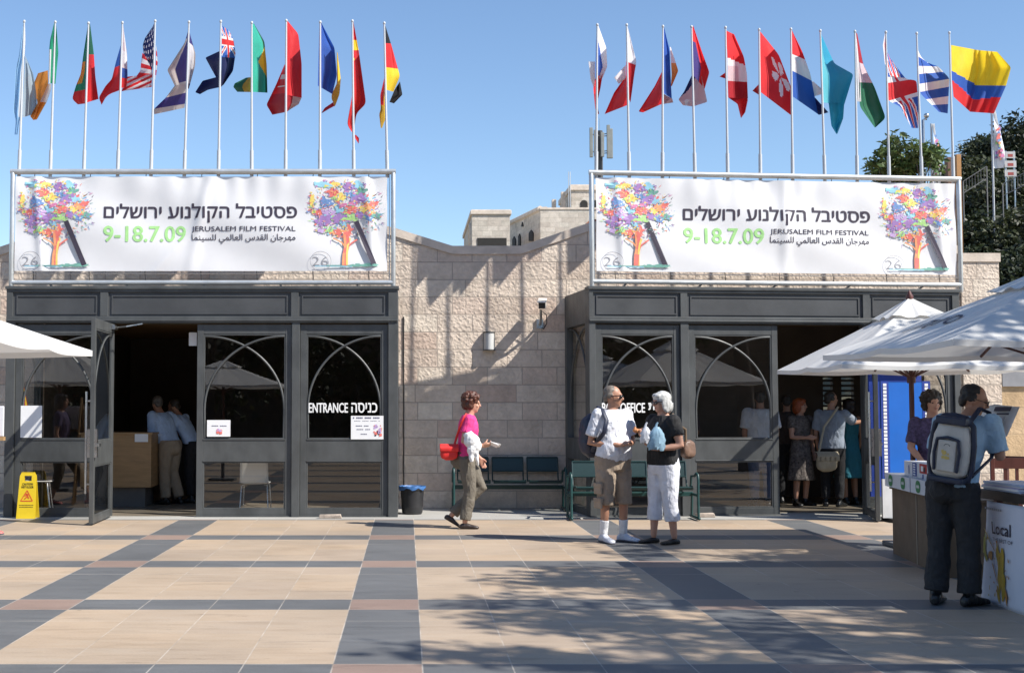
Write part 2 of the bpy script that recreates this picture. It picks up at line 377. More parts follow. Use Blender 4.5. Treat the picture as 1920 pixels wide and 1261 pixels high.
# ================================================================ metal fronts
METAL = M('grey_painted_metal', (0.066, 0.070, 0.070), 0.5, 0.22, 3.2, 0.05, 30, 0.0, 0.5, stretch=(1, 1, 0.6))
METAL2 = M('grey_panel_metal', (0.056, 0.059, 0.062), 0.55, 0.2, 1.6, 0.05, 25, 0.0, 0.5)
GLASS = glassmat('door_glass', (0.82, 0.83, 0.82), 0.11)
STEEL = M('brushed_steel', (0.55, 0.55, 0.54), 0.3, 0.08, 6, metal=1.0)
BLACK = M('black_plastic', (0.02, 0.02, 0.022), 0.45, 0.2)
ZF, ZP1, ZP0, ZTR, ZO, ZG1, ZM1, ZM0, ZB = 3.16, 3.055, 2.75, 2.715, 2.66, 2.51, 1.06, 0.755, 0.075
def leaf_parts(W, fr, H=ZO - .02, st=.085):
    """door or window leaf in its own plane: list of (kind, MB) with x 0..W, y 0.. , z 0..H"""
    f = MB(); st2 = st
    f.box(0, st2, 0, .055, 0.02, H); f.box(W - st2, W, 0, .055, 0.02, H)
    f.box(st2, W - st2, .003, .052, ZG1, H); f.box(st2, W - st2, .003, .052, .02, ZB + .03)
    f.box(st2, W - st2, .003, .052, ZM0, ZM1)
    for z in (ZM1 - .012, ZM0 + .0): f.box(st2, W - st2, -.006, .003, z, z + .014)
    g = .02
    for (z0, z1) in ((ZM1, ZG1), (ZB + .03, ZM0)):                      # glazing beads
        f.box(st2, st2 + g, .008, .046, z0 + g, z1 - g); f.box(W - st2 - g, W - st2, .008, .046, z0 + g, z1 - g)
        f.box(st2, W - st2, .008, .046, z0, z0 + g); f.box(st2, W - st2, .008, .046, z1 - g, z1)
    w0, w1 = st2 + g, W - st2 - g; ww = w1 - w0; zb = ZM1 + .42; hh = ZG1 - g - zb - .012
    for sgn in (0, 1):                                                  # the two crossing quarter arches
        pts = []
        for k in range(21):
            th_ = math.pi / 2 * k / 20; xx = ww * (1 - math.cos(th_)); zz = zb + hh * math.sin(th_)
            pts.append(Vector((w0 + xx if sgn == 0 else w1 - xx, 0.012 + .012 * sgn, zz)))
        f.tube(pts, .017, 6)
        f.tube([Vector((w0 + .006 if sgn == 0 else w1 - .006, .016 + .006 * sgn, ZM1 + .02)), pts[0]], .015, 6)
    panes = []
    for (z0, z1) in ((ZM1 + g, ZG1 - g), (ZB + .03 + g, ZM0 - g)):
        p = MB(); p.quad((w0, .032, z0), (w1, .032, z0), (w1, .032, z1), (w0, .032, z1)); panes.append(p)
    return f, panes
def handle_mb(x, y=-.05, z0=.35, z1=1.55):
    h = MB(); h.tube([(x, y, z0), (x, y, z1)], .016, 8)
    for z in (z0 + .12, z1 - .12): h.tube([(x, y, z), (x, 0, z)], .011, 6)
    return h
def front(fr, label, posts, panels, bays, side_left, lx):
    """lx: function u -> local x"""
    root = thing('entrance_front', fr.o, label, 'entrance', 'grey metal entrance fronts', fr.a)
    D = (YW - .003 - YL) if fr is FL else (YW - .003 - YL) - .0
    x0, x1 = lx(posts[0][0]), lx(posts[-1][1])
    f = MB()
    for (a, b) in posts: f.box(lx(a), lx(b), -.02, .13, 0, ZP0 - .04)
    f.box(x0, x1, -.03, .15, ZP1 + .03, ZF)                            # head
    f.box(x0 - .015, x1 + .015, -.05, .17, ZF - .035, ZF + .01)
    f.box(x0, x1, -.03, .15, ZP0 - .085, ZP0 - .0)
    f.box(x0 + .002, x1 - .002, -.045, .1, ZTR - .03, ZTR - .01)
    xs = [x0] + [lx(q) for p_ in panels for q in p_] + [x1]
    for i in range(0, len(xs), 2): f.box(xs[i], xs[i + 1], -.026, .147, ZP0, ZP1 + .03)
    for (kind, a, b) in bays:
        if kind != 'open': f.box(lx(a), lx(b), .0, .12, 0, .02)
        f.box(lx(a) + .001, lx(b) - .001, -.012, .125, ZO - .005, ZP0 - .087)
    f.box(x0 + .02, x1 - .02, .16, D, ZF - .08, ZF - .01)               # flat top of the box
    f.build('frame', METAL, root, world=False, bevel=.004)
    for (a, b) in panels:
        p = MB(); a, b = lx(a), lx(b)
        p.box(a, b, .0, .03, ZP0, ZP1 + .03)
        m_ = .045
        for (q0, q1, r0, r1) in ((a + m_, b - m_, ZP1 - .03, ZP1 - .012), (a + m_, b - m_, ZP0 + .03, ZP0 + .048)): p.box(q0, q1, -.012, .0, r0, r1)
        p.box(a + m_, a + m_ + .018, -.012, .0, ZP0 + .048, ZP1 - .03); p.box(b - m_ - .018, b - m_, -.012, .0, ZP0 + .048, ZP1 - .03)
        p.build('fascia_panel', METAL2, root, world=False)
    for (kind, a, b) in bays:
        a_, b_ = lx(a) + .004, lx(b) - .004
        if kind == 'open': continue
        lf, panes = leaf_parts(b_ - a_, fr); T = Matrix.Translation((a_, .02, 0))
        d = lf.xf(T).build('door' if kind == 'leaf' else 'window', METAL, root, world=False, bevel=.003)
        for p in panes: p.xf(T).build('pane', GLASS, d, world=False)
        if kind == 'leaf':
            hg = MB()
            for z in (.35, 1.2, 1.9, 2.35): hg.tube([(b_ - a_ + .004 if fr is FL else -.004, -.008, z), (b_ - a_ + .004 if fr is FL else -.004, -.008, z + .14)], .012, 8)
            hg.xf(T).build('hinge', METAL, d, world=False)
    # sides of the projecting box
    for (xx, sg) in ((x0, 1), (x1, -1)):
        s = MB(); xa, xb = (xx, xx + .1) if sg > 0 else (xx - .1, xx)
        s.box(xa, xb, .152, D, ZP0 - .08, ZF - .012); s.box(xa, xb, D - .12, D, 0, ZP0 - .08); s.box(xa, xb, .132, D - .12, 0, .1); s.box(xa, xb, .132, D - .12, ZM0, ZM1)
        s.box(xa, xb, .132, .22, .1, ZM0); s.box(xa, xb, .132, .22, ZM1, ZP0 - .08)
        w0, w1 = .22, D - .12; zb = ZM1 + .4; hh = ZP0 - .1 - zb
        for q in (0, 1):
            pts = [Vector(((xa + .05), (w0 + (w1 - w0) * (1 - math.cos(math.pi / 2 * k / 14))) if q == 0 else (w1 - (w1 - w0) * (1 - math.cos(math.pi / 2 * k / 14))), zb + hh * math.sin(math.pi / 2 * k / 14))) for k in range(15)]
            s.tube(pts, .016, 6)
        sp_ = s.build('side_panel', METAL, root, world=False)
        g = MB()
        for (z0, z1) in ((.1, ZM0), (ZM1, ZP0 - .08)): g.quad((xa + .07, .22, z0), (xa + .07, D - .12, z0), (xa + .07, D - .12, z1), (xa + .07, .22, z1))
        g.build('pane', GLASS, sp_, world=False)
    return root
lxL = lambda u: FL.loc(u, 760)[0]
lxR = lambda u: FR.loc(u, 760)[0]
frontL = front(FL, 'grey metal glazed entrance with ENTRANCE lettering and its outer door leaf swung open',
               [(10, 27), (188, 203), (547, 562), (728, 746)], [(22, 186), (201, 545), (559, 728)],
               [('window', 27, 188), ('open', 203, 368), ('leaf', 368, 547), ('window', 562, 728)], False, lxL)
frontR = front(FR, 'grey metal glazed box office entrance on the right, partly behind the market parasols',
               [(1105, 1117), (1277, 1292), (1621, 1638), (1790, 1801)], [(1113, 1277), (1290, 1620), (1633, 1788)],
               [('window', 1117, 1277), ('leaf', 1292, 1461), ('open', 1461, 1621), ('window', 1638, 1790)], True, lxR)
def open_leaf(fr, root, hx, W, ang, hand):
    """leaf turned outward about a hinge at local x = hx"""
    lf, panes = leaf_parts(W, fr)
    T = Matrix.Translation((hx, -.01, 0)) @ Matrix.Rotation(ang, 4, 'Z')
    d = lf.xf(T).build('door', METAL, root, world=False, bevel=.003)
    for p in panes: p.xf(T).build('pane', GLASS, d, world=False)
    h = handle_mb(W - .045, -.055, .4, 1.7); h2 = handle_mb(W - .045, .11, .4, 1.7)
    h.v += []; h.xf(T).build('handle', STEEL, d, world=False)
    lk = MB(); lk.box(W - .075, W - .015, -.035, .09, .86, 1.22); lk.box(W - .16, W - .075, .055, .11, 1.0, 1.035)
    lk.xf(T).build('lock', STEEL, d, world=False); lk = MB()
    lk.box(.01, .22, .055, .10, ZO - .10, ZO - .04); lk.tube([(.1, .1, ZO - .07), (.35, .28, ZO - .07), (.1 + .02, .45, ZO - .02)], .012, 6)
    lk.xf(T).build('door_closer', STEEL, d, world=False)
    return d
open_leaf(FL, frontL, lxL(206), 1.30, R(-88), 1)
open_leaf(FR, frontR, lxR(1618), 1.25, R(-109), 1)
# lettering on the glass
WHITE = M('white_vinyl', (0.80, 0.80, 0.78), 0.5, 0.03)
def wall_text(fr, root, items, dy, name, mat, bold=.02):
    mb = MB()
    for (s, u0, v1, u1, v0) in items:
        x0, z0 = fr.loc(u0, v0, dy); x1, z1 = fr.loc(u1, v1, dy)
        put_text(mb, s, x0, x1, z0, z1, lambda x, z: Vector((x, dy, z)), 0, bold)
    return mb.build(name, mat, root, world=False)
wall_text(FL, frontL, [('ENTRANCE', 579, 755, 652, 773), ('\u05db\u05e0\u05d9\u05e1\u05d4'[::-1], 659, 755, 707, 773)], .012, 'lettering', WHITE, .03)
wall_text(FR, frontR, [('BOX OFFICE', 1129, 755, 1209, 773), ('\u05e7\u05d5\u05e4\u05d5\u05ea'[::-1], 1216, 755, 1262, 773)], .012, 'lettering', WHITE, .03)
# ================================================================ banner frames and banners
PIPE = M('galvanised_pipe', (0.55, 0.57, 0.57), 0.38, 0.1, 5.0, metal=0.55)
VINYL = M('banner_vinyl', (0.79, 0.785, 0.785), 0.55, 0.03, 2.0, trans=0.12)
INKS = [M('ink_' + n, c if n in ('charcoal', 'grey', 'spring_green') else tuple(x * .84 + .115 for x in c), 0.55, 0.12, 9.0) for n, c in (('charcoal', (0.045, 0.035, 0.055)), ('spring_green', (0.36, 0.66, 0.25)), ('red', (0.74, 0.075, 0.04)),
        ('orange', (0.85, 0.27, 0.05)), ('yellow', (0.85, 0.62, 0.05)), ('purple', (0.27, 0.10, 0.40)), ('blue', (0.06, 0.20, 0.50)), ('sky', (0.22, 0.55, 0.70)),
        ('lime', (0.32, 0.62, 0.12)), ('teal', (0.05, 0.30, 0.22)), ('magenta', (0.60, 0.11, 0.30)), ('lilac', (0.48, 0.30, 0.60)), ('grey', (0.33, 0.33, 0.35)))]
BW_, BH_ = 5.10, 1.31
def wrinkle(x, z, ph=0.0):
    """small slack of the hung vinyl, metres towards the viewer"""
    t = z / BH_; y = 0.010 * math.sin(x * 2.1 + ph) * math.sin(math.pi * min(1, max(0, t)))
    y += 0.0045 * math.sin(x * 17 + 3 * math.sin(x * 2 + ph)) * max(0, (t - .55) / .45) ** 1.3
    c = BW_ * .52
    y += 0.020 * math.exp(-((x - c + .25 * (1 - t) * math.sin(ph + 1)) / .085) ** 2) * (.35 + .65 * t)
    y += 0.014 * math.exp(-((x - .28 - .1 * (1 - t)) / .06) ** 2) + 0.016 * math.exp(-((x - BW_ + .30 - .12 * (1 - t)) / .07) ** 2)
    d = (x - c) + 0.9 * (BH_ * .62 - z)
    y += 0.009 * math.exp(-(d / .07) ** 2) * max(0, 1 - t) * 1.2
    y += 0.006 * math.sin((x * .7 + z * 1.6) * 4.2 + ph)
    return y * 1.7
ART_U0, ART_V1, ART_U1, ART_V0 = 30.0, 331.0, 725.0, 508.0          # where the artwork was measured
def ab(u, v): return (u - ART_U0) / (ART_U1 - ART_U0) * BW_, (ART_V0 - v) / (ART_V0 - ART_V1) * BH_
def banner_art(pos):
    """pos(x, z, lift) -> point; returns the builders of lettering and tree pictures"""
    tx = MB()
    def T(s, u0, v1, u1, v0, mi, bold):
        x0, z0 = ab(u0, v0); x1, z1 = ab(u1, v1)
        put_text(tx, s, x0, x1, z0, z1, lambda x, z: pos(x, z, .004), mi, bold)
    he = '\u05e4\u05e1\u05d8\u05d9\u05d1\u05dc \u05d4\u05e7\u05d5\u05dc\u05e0\u05d5\u05e2 \u05d9\u05e8\u05d5\u05e9\u05dc\u05d9\u05dd'
    T(he[::-1], 196, 382, 556, 417, 0, .022)
    T('9-18.7.09', 196, 424, 348, 453, 1, .035)
    T('JERUSALEM FILM FESTIVAL', 360, 424.5, 554, 436.5, 0, .008)
    ar = [0xFEE3, 0xFEEC, 0xFEAE, 0xFE9F, 0xFE8E, 0xFEE5, 32, 0xFE8D, 0xFEDF, 0xFED8, 0xFEAA, 0xFEB1, 32, 0xFE8D, 0xFEDF, 0xFECC, 0xFE8E, 0xFEDF, 0xFEE4, 0xFEF2, 32, 0xFEDF, 0xFEE0, 0xFEB4, 0xFEF4, 0xFEE8, 0xFEE4, 0xFE8E]
    T(''.join(map(chr, ar))[::-1], 360, 439, 554, 457, 0, .006)
    pics = []
    for du in (0.0, 541.0):
        r = random.Random(11); p = MB(); lift = [.003]
        def blob(u, v, ru, rv, mi, jag=.35, n=13, rot=0.0):
            lift[0] += .00002; pts = []
            for k in range(n):
                a_ = 2 * math.pi * k / n; q = 1 + jag * (r.random() * 2 - 1)
                x_, y_ = ru * q * math.cos(a_), rv * q * math.sin(a_)
                pts.append((u + x_ * math.cos(rot) - y_ * math.sin(rot), v + x_ * math.sin(rot) + y_ * math.cos(rot)))
            c = pos(*ab(u + du, v), lift[0]); ring = [pos(*ab(a + du, b), lift[0]) for a, b in pts]
            p.add([c] + ring, [(0, (k + 1) % n + 1, k + 1) for k in range(n)], mi)
        def stroke(u0, v0, u1, v1, w, mi, w1=None):
            lift[0] += .00002; w1 = w if w1 is None else w1; dx, dy = u1 - u0, v1 - v0; L = math.hypot(dx, dy) or 1; nx, ny = -dy / L, dx / L
            p.add([pos(*ab(a + du, b), lift[0]) for a, b in ((u0 + nx * w, v0 + ny * w), (u1 + nx * w1, v1 + ny * w1), (u1 - nx * w1, v1 - ny * w1), (u0 - nx * w, v0 - ny * w))], [(0, 1, 2, 3)], mi)
        for k in range(150):                                           # fine outer splatter
            a_ = r.uniform(0, 2 * math.pi); q = r.uniform(.72, 1.08); uu, vv = 107 + 68 * q * math.cos(a_), 396 + 56 * q * math.sin(a_)
            if vv > 440 and 95 < uu < 120: continue
            t_ = a_ + r.uniform(-.7, .7); L = r.uniform(2.5, 8); mi = r.choice([9, 9, 8, 2, 3, 5, 6, 7, 10, 0]) if uu > 130 else r.choice([5, 11, 2, 3, 7, 4, 10, 8])
            stroke(uu, vv, uu + L * math.cos(t_), vv + L * math.sin(t_), r.uniform(.35, 1.1), mi, .2)
        C = lambda x, y: (x / 2.526, 300 + y / 2.526)
        for (x, y, a, b, mi) in ((165, 115, 45, 16, 7), (110, 190, 15, 36, 4), (205, 120, 40, 14, 4), (330, 120, 30, 18, 7), (285, 128, 32, 22, 5), (215, 158, 38, 22, 2), (345, 150, 30, 26, 9),
                (320, 185, 48, 28, 5), (180, 205, 38, 22, 6), (285, 165, 24, 16, 6), (245, 178, 36, 19, 4), (360, 190, 25, 20, 7), (135, 245, 36, 17, 2), (120, 238, 16, 9, 4), (190, 255, 40, 28, 11), (165, 290, 45, 30, 5), (235, 280, 36, 32, 5),
                (240, 235, 30, 18, 7), (290, 235, 36, 26, 2), (375, 222, 36, 24, 3), (405, 205, 22, 16, 2), (390, 250, 24, 14, 3), (375, 272, 26, 22, 6), (335, 262, 24, 18, 5), (410, 262, 24, 16, 9),
                (295, 275, 30, 24, 8), (265, 300, 20, 14, 7), (190, 330, 34, 20, 8), (225, 345, 24, 12, 3), (150, 335, 22, 12, 11), (235, 340, 15, 20, 2), (255, 215, 18, 12, 10), (300, 205, 18, 10, 10), (350, 235, 16, 12, 4), (270, 350, 18, 34, 3), (285, 330, 12, 26, 2)):
            u_, v_ = C(x, y); blob(u_, v_, a / 2.526 * .86, b / 2.526 * .86, mi, .38, 19, r.uniform(-.3, .3))
            for q in range(9):
                a_ = r.uniform(0, 6.28); e = r.uniform(.75, 1.25); blob(u_ + e * a / 2.526 * math.cos(a_), v_ + e * b / 2.526 * math.sin(a_), r.uniform(.9, 4.2), r.uniform(.6, 2.2), r.choice([mi, mi, mi, 2, 5, 7, 4, 8, 10, 6]), .5, 9, r.uniform(-.8, .8))
        for k in range(190):
            a_ = r.uniform(0, 6.28); q = math.sqrt(r.random()); uu, vv = 107 + 66 * q * math.cos(a_), 394 + 52 * q * math.sin(a_); t_ = r.uniform(0, 6.28); L = r.uniform(2, 7)
            stroke(uu, vv, uu + L * math.cos(t_), vv + L * math.sin(t_), r.uniform(.3, 1.0), r.choice([2, 3, 4, 5, 6, 7, 8, 9, 10, 11, 5, 2, 13, 13, 13, 13]), .2)
        for k in range(26):                                            # white brush gaps between the dabs
            a_ = r.uniform(0, 6.28); q = math.sqrt(r.random()) * .95; blob(107 + 62 * q * math.cos(a_), 396 + 50 * q * math.sin(a_), r.uniform(.6, 2.2), r.uniform(.5, 1.2), 13, .5, 7, r.uniform(0, 3))
        for (pts, w, mi) in (([(270, 340), (278, 400), (268, 440), (264, 500)], 4.4, 2), ([(262, 345), (268, 410), (260, 450), (258, 498)], 2.2, 3), ([(290, 370), (280, 400), (275, 450), (276, 498)], 1.8, 4),
                             ([(325, 375), (295, 395), (280, 415)], 1.3, 2), ([(210, 370), (250, 390), (270, 415)], 1.2, 3)):
            for (a, b) in zip(pts[:-1], pts[1:]): stroke(*C(*a), *C(*b), w, mi)
        stroke(*C(318, 290), *C(408, 504), 4.6, 0)                       # the film strip leaning on the tree
        for k in range(22):
            q = (k + .5) / 22; x, y = 318 + 90 * q, 290 + 214 * q
            for s_ in (-1, 1): u_, v_ = C(x + s_ * 9, y - s_ * 3.6); blob(u_, v_, .55, .55, 12, 0, 4)
        for k in range(9): blob(*C(300 + 14 * k, 499 + 3 * math.sin(k * 2.2)), 7.5, 2.0, 9, .5, 9)
        stroke(*C(125, 503), *C(300, 505), .9, 7); stroke(*C(180, 500), *C(320, 500), .8, 9)
        for k in range(28):                                            # the drawn ring and its number
            a0, a1 = 2 * math.pi * k / 28, 2 * math.pi * (k + 1) / 28; cu_, cv_ = C(152, 480)
            stroke(cu_ + 19.5 * math.cos(a0), cv_ + 18 * math.sin(a0), cu_ + 19.5 * math.cos(a1), cv_ + 18 * math.sin(a1), .28 + .3 * abs(math.sin(a0)), 12)
        x0, z0 = ab(C(112, 498)[0] + du, C(0, 500)[1]); x1, z1 = ab(C(188, 0)[0] + du, C(0, 458)[1])
        put_text(p, '26', x0, x1, z0, z1, lambda x, z: pos(x, z, .005), 12, -.012)
        pics.append(p)
    return tx, pics
def banner_set(fr, uc, name_side, ph):
    (ul, ur, vtl, vtr, vbl, vbr, ba) = uc
    xa, zt = fr.loc(ul, vtl, .05); xb, zt2 = fr.loc(ur, vtr, .05); zb = fr.loc(ul, vbl, .05)[1]; zb2 = fr.loc(ur, vbr, .05)[1]
    zt = (zt + zt2) / 2; zb = (zb + zb2) / 2; r_ = .033
    root = thing('banner_frame', fr.w(xa, .05, ZF), 'welded pipe banner frame standing on the roof edge of the %s entrance' % name_side, 'frame', 'pipe frames carrying the festival banners')
    f = MB(); W_ = lambda x, y, z: fr.w(x, y, z)
    f.tube([W_(xa + r_, .05, ZF), W_(xa + r_, .05, zt - r_)], r_, 10, rnd_caps=True); f.tube([W_(xb - r_, .05, ZF), W_(xb - r_, .05, zt - r_)], r_, 10, rnd_caps=True)
    f.tube([W_(xa, .05, zt - r_), W_(xb, .05, zt - r_)], r_ + .002, 10); f.tube([W_(xa + r_, .05, zb + r_), W_(xb - r_, .05, zb + r_)], r_, 10)
    for k in range(5):
        x = xa + (xb - xa) * (.1 + .2 * k); f.tube([W_(x, .08, zb + r_), W_(x, .5, ZF)], .016, 6)
    f.build('pipes', PIPE, root, smooth=60)
    x0, z1 = fr.loc(ba[0], ba[1], .05); x1, _z = fr.loc(ba[2], ba[3], .05); z0 = fr.loc(ba[0], ba[4], .05)[1]
    z1 = (z1 + _z) / 2
    w = MB()
    for z in (z1 + .035, z0 - .035): w.tube([W_(xa + r_, .05, z), W_(xb - r_, .05, z)], .007, 5)
    for x in (x0 - .03, x1 + .03): w.tube([W_(x, .05, zb), W_(x, .05, zt - .05)], .007, 5)
    w.build('wire', STEEL, root)
    t_ = MB()
    for k in range(7):
        x = x0 + (x1 - x0) * (.05 + .15 * k); t_.tube([W_(x, .05, z1), W_(x + .01, .05, zt - r_)], .006, 5); t_.tube([W_(x, .05, z0), W_(x + .01, .05, zb + r_)], .006, 5)
    t_.build('tie', BLACK, root)
    sx, sz = (x1 - x0) / BW_, (z1 - z0) / BH_
    pos = lambda x, z, l: fr.w(x0 + x * sx, .05 - wrinkle(x, z, ph) - l, z0 + z * sz)
    b = thing('festival_banner', fr.w(x0, .05, z0), '', 'banner', 'white film festival banners')
    b['label'] = 'white film festival banner hung in the pipe frame over the %s entrance' % name_side
    v = MB(); v.grid(lambda a, c: pos(a * BW_, c * BH_, 0), 240, 40); v.build('sheet', VINYL, b, smooth=180)
    tx, pics = banner_art(pos)
    tx.build('lettering', INKS, b)
    for p in pics: p.build('tree_picture', INKS + [VINYL], b)
banner_set(FL, (20, 742, 317, 317, 534, 534, (30, 331, 726, 331, 508)), 'ENTRANCE', 0.4)
banner_set(FR, (1104, 1801, 319, 331, 529, 541, (1117, 333, 1790, 344, 508)), 'box office', 2.1)

# ================================================================ flagpoles and flags
POLE = M('white_pole', (0.50, 0.52, 0.54), 0.35, 0.05, 3.0)
def crop(k):
    ox, oy, s = {'A': (0, 30, .18235), 'B': (260, 30, .16656), 'C': (480, 30, .19822), 'D': (1080, 30, .18241), 'E': (1340, 30, .18237), 'F': (1600, 30, .18244)}[k]
    return lambda q: (ox + q[0] * s, oy + q[1] * s)
LB = [35.6, 94.2, 157, 220.5, 283, 345.5, 409.7, 472, 535.5, 599.7, 663.4, 726.4]
LT = [(45.5, 40.6), (103.7, 41.8), (166, 43.7), (229.6, 43), (291, 39.8), (354.3, 41.8), (414, 40.6), (472, 43), (536.8, 39), (600.5, 41.8), (660.7, 39.8), (720.5, 43.7)]
RB = [1117.6, 1179.8, 1241.9, 1303, 1364.4, 1425.6, 1486, 1546.4, 1607, 1667, 1728.4, 1787.4]
RT = [(1120, 47), (1175, 47), (1243, 49.8), (1296.6, 50.6), (1360.4, 52), (1423.4, 55.9), (1483, 55), (1538, 58), (1603, 59.4), (1661, 60.7), (1718.8, 62.9), (1780, 61.6)]
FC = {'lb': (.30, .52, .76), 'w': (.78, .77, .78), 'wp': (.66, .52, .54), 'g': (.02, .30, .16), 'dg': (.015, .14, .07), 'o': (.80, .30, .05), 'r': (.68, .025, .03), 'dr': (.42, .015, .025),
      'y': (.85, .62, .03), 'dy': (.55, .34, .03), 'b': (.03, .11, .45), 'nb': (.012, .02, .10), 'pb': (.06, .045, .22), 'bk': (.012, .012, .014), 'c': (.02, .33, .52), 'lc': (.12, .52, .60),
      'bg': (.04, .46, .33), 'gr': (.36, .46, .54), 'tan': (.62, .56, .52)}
FM = {k: M('flag_cloth_' + k, c, 0.75, 0.06, 6.0, trans=0.42) for k, c in FC.items()}
def bands(*bs):
    def f(a, b):
        for lim, c in bs:
            if b < lim: return c
        return bs[-1][1]
    return f
def uj(x, y):
    """union pattern, x and y in 0..1"""
    X, Y = abs(x - .5), abs(y - .5)
    if X < .055 or Y < .10: return 'r'
    if X < .09 or Y < .165: return 'w'
    d = abs(X - Y) if True else 0
    if d < .035: return 'r'
    if d < .10: return 'w'
    return 'b'
def usa(a, b): return 'w' if (((a * 5) % 1 - .5) ** 2 + ((b * 6 + (int(a * 5) % 2) * .5) % 1 - .5) ** 2) < .055 and a < .93 else 'nb'
def alt(n, c0, c1): return lambda a, b: c0 if int(b * n) % 2 == 0 else c1
def flower(a, b):
    x, y = (a - .70) * 1.0, (b - .60) * 1.15
    r = math.hypot(x, y); th_ = math.atan2(y, x)
    if r < .30 and r > .02:
        q = (th_ * 5 / (2 * math.pi) + r * .55) % 1.0
        if abs(q - .5) < .33 * math.sin(math.pi * min(1, r / .30)) ** .6 and r > .03: return 'w'
    return 'r'
def cz(a, b): return 'b' if b > .18 and a < .62 * (1 - abs(b - .78) * 1.1) else 'w'
I = lambda c: (lambda a, b: c)
